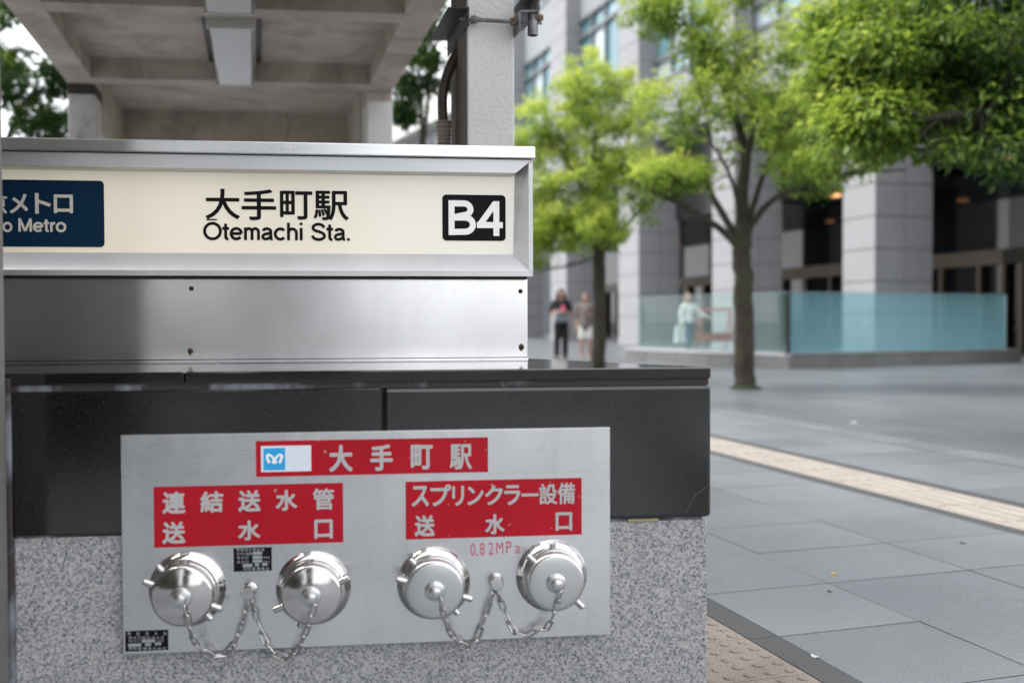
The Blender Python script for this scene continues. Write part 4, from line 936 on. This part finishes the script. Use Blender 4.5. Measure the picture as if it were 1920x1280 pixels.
# the near tree hanging in from the right; its shade goes into leaf tone
Y3 = 7.2; X3 = 4.75
tr3 = [([Vector((X3, Y3, -0.05)), Vector((X3, Y3, 1.0)), Vector((X3 - .03, Y3, 2.0))], 0.17, 0.13)]
lb3 = [([Vector((X3, Y3, 1.95)), T(2000, 215, 7.0), T(1900, 212, 6.9), T(1800, 214, 6.8), T(1735, 222, 6.8), T(1700, 208, 6.7)], 0.06, 0.012),
       ([Vector((X3, Y3, 2.0)), T(2010, 80, 7.2), T(1900, 60, 7.2), T(1800, 100, 7.3), T(1700, 110, 7.4), T(1580, 130, 7.4)], 0.07, 0.014),
       ([Vector((X3, Y3, 1.95)), T(2000, 130, 7.6), T(1880, 170, 8.0), T(1800, 172, 8.2)], 0.05, 0.014),
       ([Vector((X3, Y3, 2.0)), Vector((X3 - .2, Y3 - .3, 3.2)), Vector((X3 - .7, Y3 - .2, 4.2))], 0.10, 0.03),
       ([Vector((X3, Y3, 2.0)), Vector((X3 + .6, Y3 + .4, 3.2)), Vector((X3 + 1.2, Y3 + .6, 4.0))], 0.08, 0.03)]
crown3 = [P3(1850, 100, 7.2, 200, 100), P3(1760, 140, 7.2, 150, 75), P3(1690, 90, 7.2, 120, 80), P3(1860, 240, 7.0, 120, 75), P3(1990, 200, 7.2, 150, 100), P3(1900, -60, 7.2, 260, 120), P3(1650, 220, 7.0, 60, 40), P3(1600, 50, 7.6, 90, 70), P3(1590, 150, 7.5, 70, 60), P3(1640, 230, 7.2, 90, 50), (X3, Y3, 3.6, 2.2, 2.2, 1.0), (X3 + .3, Y3, 4.3, 1.8, 1.8, .7), (X3 - .6, Y3 + .3, 3.2, 2.0, 1.8, .6)]
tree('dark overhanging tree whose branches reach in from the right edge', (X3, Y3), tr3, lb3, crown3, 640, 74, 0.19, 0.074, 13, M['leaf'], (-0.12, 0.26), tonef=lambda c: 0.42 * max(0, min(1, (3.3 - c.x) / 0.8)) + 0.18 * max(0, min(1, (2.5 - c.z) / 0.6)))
# trees behind the canopy
Y4 = 11.5; c4 = T(40, 150, Y4)
tr4 = [([Vector((c4.x - .6, Y4, -0.05)), Vector((c4.x - .6, Y4, 1.6)), Vector((c4.x - .4, Y4, 2.8))], 0.12, 0.07)]
lb4 = [([Vector((c4.x - .5, Y4, 2.0)), T(40, 200, Y4), T(110, 170, Y4)], 0.05, 0.015), ([Vector((c4.x - .5, Y4, 2.4)), T(10, 120, Y4), T(70, 100, Y4)], 0.05, 0.015)]
crown4 = [P3(75, 175, Y4, 85, 75), P3(20, 150, Y4, 70, 50), P3(110, 130, Y4, 70, 55), P3(100, 235, Y4, 60, 30), P3(10, 20, Y4, 50, 40), P3(-40, 100, Y4, 90, 120)]
tree('dark green tree against white sky at the left behind the canopy', (c4.x - .6, Y4), tr4, lb4, crown4, 60, 90, 0.2, 0.095, 14, M['leaf_dark'], (0.15, 0.7))
Y5 = 14.0; c5 = T(800, 130, Y5)
tr5 = [([Vector((c5.x - .2, Y5, -0.05)), Vector((c5.x - .2, Y5, 1.6)), Vector((c5.x - .1, Y5, 3.0))], 0.10, 0.05)]
lb5 = [([Vector((c5.x - .15, Y5, 2.4)), T(790, 190, Y5), T(750, 200, Y5)], 0.04, 0.01), ([Vector((c5.x - .1, Y5, 2.8)), T(810, 120, Y5), T(830, 60, Y5)], 0.04, 0.01)]
crown5 = [P3(810, 125, Y5, 60, 50), P3(770, 150, Y5, 50, 35), P3(830, 60, Y5, 70, 50), P3(752, 205, Y5, 22, 25), P3(730, 80, Y5, 80, 60), P3(840, -60, Y5, 120, 90), P3(740, -20, Y5, 110, 80)]
tree('small dark green tree showing between the canopy and the hose', (c5.x - .2, Y5), tr5, lb5, crown5, 80, 80, 0.2, 0.10, 15, M['leaf_dark'], (0.15, 0.75))
tree('street tree standing behind the camera, mirrored in the steel', (-2.4, -4.6), [([Vector((-2.4, -4.6, -.05)), Vector((-2.35, -4.6, 1.2)), Vector((-2.4, -4.6, 2.4))], .12, .09)], [([Vector((-2.4, -4.6, 2.3)), Vector((-2.0, -4.4, 3.3)), Vector((-1.4, -4.2, 4.2))], .06, .02), ([Vector((-2.4, -4.6, 2.3)), Vector((-2.9, -4.7, 3.3)), Vector((-3.4, -4.8, 4.2))], .06, .02)], [(-2.2, -4.6, 4.2, 2.0, 1.6, 1.2)], 90, 60, .35, .12, 21, M['leaf'], (0.1, 0.7))
hg = thing('reflection_hedge', 'unseen dark foliage added behind the camera to darken the reflections', 'reflection_hedge', (-3.8, -3.4, 0))  # added out of view to darken the left part of the reflections
rs_ = random.Random(31); hcl = [(Vector((rs_.uniform(-6.2, -1.5), rs_.uniform(-4.2, -2.6), rs_.uniform(0.1, 1.15))), 0.3, 46, 0.15) for _ in range(260)]
link('foliage', leaves(hcl, rs_, 0.08), M['leaf_dark'], hg)
hb = MB(); hb.box(-6.2, -1.55, -4.2, -2.6, 0, 1.0, 0.1); hb.build('branches', M['bark'], hg)
# mossy soil pit round the plaza tree
mo = MB(); mo.lathe([(0.22, 0), (0.20, 0.02), (0.13, 0.06)], (B2.x, B2.y, 0.0), (0, 0, 1), 24); props(mo.build('moss', M['moss']), kind='stuff')

# ------------------------------------------------------------------ people
def capsules(segs):
    m = MB()
    for a, b_, r0, r1 in segs:
        a, b_ = Vector(a), Vector(b_); d = b_ - a; n = 5
        pts, rad = [a - d.normalized() * r0 * 0.8], [r0 * 0.5]
        for i in range(n + 1): pts.append(a.lerp(b_, i / n)); rad.append(r0 + (r1 - r0) * i / n)
        pts.append(b_ + d.normalized() * r1 * 0.8); rad.append(r1 * 0.5); m.tube(pts, rad, 12)
    return m
def remeshed(m, name, mt, parent, voxel):
    me = bpy.data.meshes.new(name); m.bm.to_mesh(me); m.bm.free()
    o = bpy.data.objects.new('tmp', me); C.objects.link(o)
    md = o.modifiers.new('r', 'REMESH'); md.mode = 'VOXEL'; md.voxel_size = voxel
    md2 = o.modifiers.new('s', 'SMOOTH'); md2.iterations = 3
    dg = bpy.context.evaluated_depsgraph_get(); dg.update()
    me2 = bpy.data.meshes.new_from_object(o.evaluated_get(dg)); bpy.data.objects.remove(o)
    return link(name, me2, mt, parent, smooth=80)
skin = mat('skin', (0.42, 0.24, 0.17), 0.5)
def person(label, px, Y, h, yaw, shirt, legs_c, hair_c, long_hair, pose, short_legs=False, loose=False):
    base = aty(px, 640, Y); rz = R(yaw)
    r = thing('person', label, 'person', (base.x, base.y, 0), rz); X = RM[r.name]; k = h / 1.65
    def wv(p): return X @ (Vector(p) * k)
    j = dict(hip=(0, 0, .86), waist=(0, 0, 1.02), chest=(0, 0, 1.22), neck=(0, 0.01, 1.40), head=(0, -0.02 if pose != 'walk' else 0, 1.54))
    sh = [(-.165, 0, 1.345), (.165, 0, 1.345)]
    if pose == 'phone': el = [(-.25, -.02, 1.10), (.23, -.02, 1.10)]; wr = [(-.07, -.22, 1.13), (.08, -.22, 1.13)]
    elif pose == 'cup': el = [(-.21, .02, 1.07), (.24, 0, 1.09)]; wr = [(-.22, -.04, .84), (.12, -.20, 1.13)]
    else: el = [(-.22, .03, 1.08), (.30, -.06, 1.13)]; wr = [(-.22, -.02, .84), (.40, -.22, 1.06)]
    kn = [(-.095, -.01, .47), (.095, -.01, .47)]; an = [(-.10, .02, .08), (.10, .02, .08)]
    if pose == 'walk': kn = [(-.09, -.10, .47), (.09, .03, .47)]; an = [(-.09, -.12, .08), (.09, .22, .10)]
    seg = [((0, 0, .88), (0, 0, 1.02), .125, .11), ((0, 0, 1.02), (0, 0, 1.25), .11, .125), ((-.10, 0, 1.31), (.10, 0, 1.31), .085, .085), ((0, .01, 1.36), (0, 0, 1.46), .052, .05),
           ((0, -.005, 1.56), (0, -.012, 1.52), .085, .072), ((0, -.085, 1.515), (0, -.100, 1.505), .014, .012), ((-.075, 0, 1.53), (-.088, 0, 1.53), .018, .016), ((.075, 0, 1.53), (.088, 0, 1.53), .018, .016)]
    for i in (0, 1):
        seg += [(sh[i], el[i], .052, .040), (el[i], wr[i], .040, .027), ((-.085 if i == 0 else .085, 0, .84), kn[i], .085, .058), (kn[i], an[i], .055, .037), (an[i], (an[i][0], an[i][1] - .15, .035), .035, .03)]
        d = (Vector(wr[i]) - Vector(el[i])).normalized(); s_ = d.cross(Vector((0, 1, .2))).normalized(); w_ = Vector(wr[i])
        seg.append((w_, w_ + d * .07, .03, .034))
        for f in range(4): seg.append((w_ + d * .085 + s_ * (.013 * (f - 1.5)), w_ + d * (.145 - .008 * abs(f - 1)) + s_ * (.015 * (f - 1.5)) + Vector((0, -.02, 0)), .009, .008))
        seg.append((w_ + d * .03 + s_ * .03, w_ + d * .08 + s_ * .055, .011, .009))
    S_ = lambda l: [(wv(a), wv(b_), r0 * k, r1 * k) for a, b_, r0, r1 in l]
    remeshed(capsules(S_(seg)), 'body', skin, r, 0.011)
    e_ = .022 if not loose else .045
    top = [((0, 0, .86 if loose else .92), (0, 0, 1.04), .125 + e_, .115 + e_), ((0, 0, 1.02), (0, 0, 1.25), .112 + e_, .128 + e_ * .7), ((-.11, 0, 1.31), (.11, 0, 1.31), .085 + e_ * .5, .085 + e_ * .5)]
    for i in (0, 1):
        top.append((sh[i], Vector(sh[i]).lerp(Vector(el[i]), .85 if pose != 'walk' else 1.0), .058 + e_ * .5, .050 + e_ * .7))
        if pose == 'walk': top.append((el[i], Vector(el[i]).lerp(Vector(wr[i]), .9), .056, .042))
    remeshed(capsules(S_(top)), 'shirt', shirt, r, 0.014)
    lg = [((-.03, 0, .90), (.03, 0, .90), .135, .135)]
    for i in (0, 1):
        hp = Vector((-.085 if i == 0 else .085, 0, .84))
        if short_legs: lg.append((hp, hp.lerp(Vector(kn[i]), .72), .102, .10))
        else: lg += [(hp, kn[i], .10, .08), (kn[i], an[i], .08, .07)]
    remeshed(capsules(S_(lg)), 'trousers' if not short_legs else 'shorts', legs_c, r, 0.014)
    hs = [((0, .02, 1.60), (0, .02, 1.56), .092, .092), ((0, .045, 1.56), (0, .05, 1.50), .085, .075)]
    if long_hair: hs += [((-.06, .03, 1.56), (-.10, .02, 1.30), .055, .05), ((.06, .03, 1.56), (.10, .02, 1.30), .055, .05), ((0, .07, 1.5), (0, .09, 1.22), .09, .08)]
    remeshed(capsules(S_(hs)), 'hair', hair_c, r, 0.014)
    for i in (0, 1):
        a = Vector(an[i]); remeshed(capsules(S_([((a.x, a.y + .03, a.z - .035), (a.x, a.y - .15, a.z - .045), .044, .036)])), 'shoe', mat('shoe', (0.03, 0.03, 0.03) if not short_legs else (0.3, 0.28, 0.26), .6), r, 0.012)
    return r, wv, wr
blk = mat('black_cloth', (0.012, 0.012, 0.014), .85); dkh = mat('dark_hair', (0.016, 0.011, 0.009), .5)
r, wv, wr = person('woman with long dark hair in black clothes holding a phone', 1052, 23.2, 1.63, 8, blk, blk, dkh, True, 'phone')
p = wv((0, -.275, 1.20)); m = MB(Matrix.Translation(p) @ Matrix.Rotation(R(-30), 4, 'X')); m.box(-.04, .04, -.006, .006, -.075, .075, .005); ph = m.build('case', mat('pink_case', (0.5, 0.04, 0.12), .4))
props(ph, 'pink phone held up by the woman in black', 'phone'); ph.name = 'phone'
p = wv((-.02, -.20, 1.0)); m = MB(Matrix.Translation(p)); m.box(-.13, .12, -.05, .05, -.12, .10, .03); m.tube([(-.12, 0, .08), (-.16, .12, .25), (-.13, .16, .36)], .012, 6)
props(m.build('waist_bag', mat('grey_bag', (0.16, 0.18, 0.22), .7)), 'grey blue bag worn at the front of the woman in black', 'bag')
person('person in loose taupe top and white shorts beside the tree trunk', 1098, 22.8, 1.52, -6, mat('taupe_cloth', (0.17, 0.145, 0.14), .85), mat('white_shorts', (0.72, 0.71, 0.68), .8), mat('brown_hair', (0.10, 0.075, 0.06), .5), False, 'cup', True, True)
r, wv, wr = person('person in white shirt and blue jeans behind the green glass', 1291, 25.0, 1.56, 25, mat('white_shirt', (0.74, 0.72, 0.69), .8), mat('blue_jeans', (0.05, 0.10, 0.17), .8), mat('fair_hair', (0.30, 0.19, 0.12), .5), True, 'walk')
p = wv((-.27, -.04, .62)); m = MB(Matrix.Translation(p) @ Matrix.Rotation(R(20), 4, 'Z'))
m.hexa([(-.17, -.05, -.24), (.17, -.05, -.24), (.17, .05, -.24), (-.17, .05, -.24), (-.15, -.03, .17), (.15, -.03, .17), (.15, .03, .17), (-.15, .03, .17)], .012)
m.tube([(-.08, -.03, .15), (-.05, -.03, .27), (.05, -.03, .27), (.08, -.03, .15)], .008, 6); m.tube([(-.08, .03, .15), (-.05, .03, .27), (.05, .03, .27), (.08, .03, .15)], .008, 6)
props(m.build('tote_bag', mat('white_tote', (0.80, 0.82, 0.80), .8)), 'white tote bag carried by the person behind the green glass', 'tote bag')
# red barrier behind the glass
bp = aty(1340, 640, 25.6); rd = mat('red_barrier_paint', (0.42, 0.12, 0.10), .5)
bar = thing('barrier', 'salmon red folding barrier standing behind the green glass', 'barrier', (bp.x, bp.y, 0), R(20)); X = RM[bar.name]
m = MB(X); m.tube([(-.5, 0, 1.18), (.5, 0, 1.18)], .035, 10); m.build('top_rail', rd, bar, smooth=60)
m = MB(X); m.box(-.5, .5, -.015, .015, .35, .58, .01); m.build('board', rd, bar)
for sx in (-.45, .45):
    m = MB(X); m.tube([(sx, 0, 1.18), (sx, -.25, .02)], .022, 8); m.tube([(sx, 0, 1.18), (sx, .25, .02)], .022, 8); m.build('leg', rd, bar)

# small litter on the paving
def leaf_on(px, py, sz, col, label, name='fallen_leaf', cat='leaf'):
    p = gz(px, py); m = MB(); k = 9
    rs = random.Random(px); ang = rs.random() * 6
    ring = [(sz * math.cos(i * math.tau / k), 0.55 * sz * math.sin(i * math.tau / k), .002 + .002 * math.cos(2 * i * math.tau / k)) for i in range(k)]
    ring = [Vector((p.x + x * math.cos(ang) - y * math.sin(ang), p.y + x * math.sin(ang) + y * math.cos(ang), z)) for x, y, z in ring]
    m.prism(ring, (0, 0, .0012)); props(m.build(name, mat(name, col, .7)), label, cat)
leaf_on(1563, 1076, .014, (0.55, 0.32, 0.05), 'small yellow leaf lying on the grey paving')
leaf_on(1556, 1109, .010, (0.05, 0.04, 0.035), 'tiny dark leaf just below the yellow leaf')
leaf_on(1805, 1019, .016, (0.03, 0.03, 0.03), 'flat dark leaf on the paving at the right')
leaf_on(1600, 792, .030, (0.75, 0.76, 0.8), 'white scrap of paper far out on the paving', 'paper_scrap', 'litter')
leaf_on(1528, 1231, .014, (0.55, 0.56, 0.58), 'white crumpled scrap on the dark paving band', 'paper_scrap', 'litter')
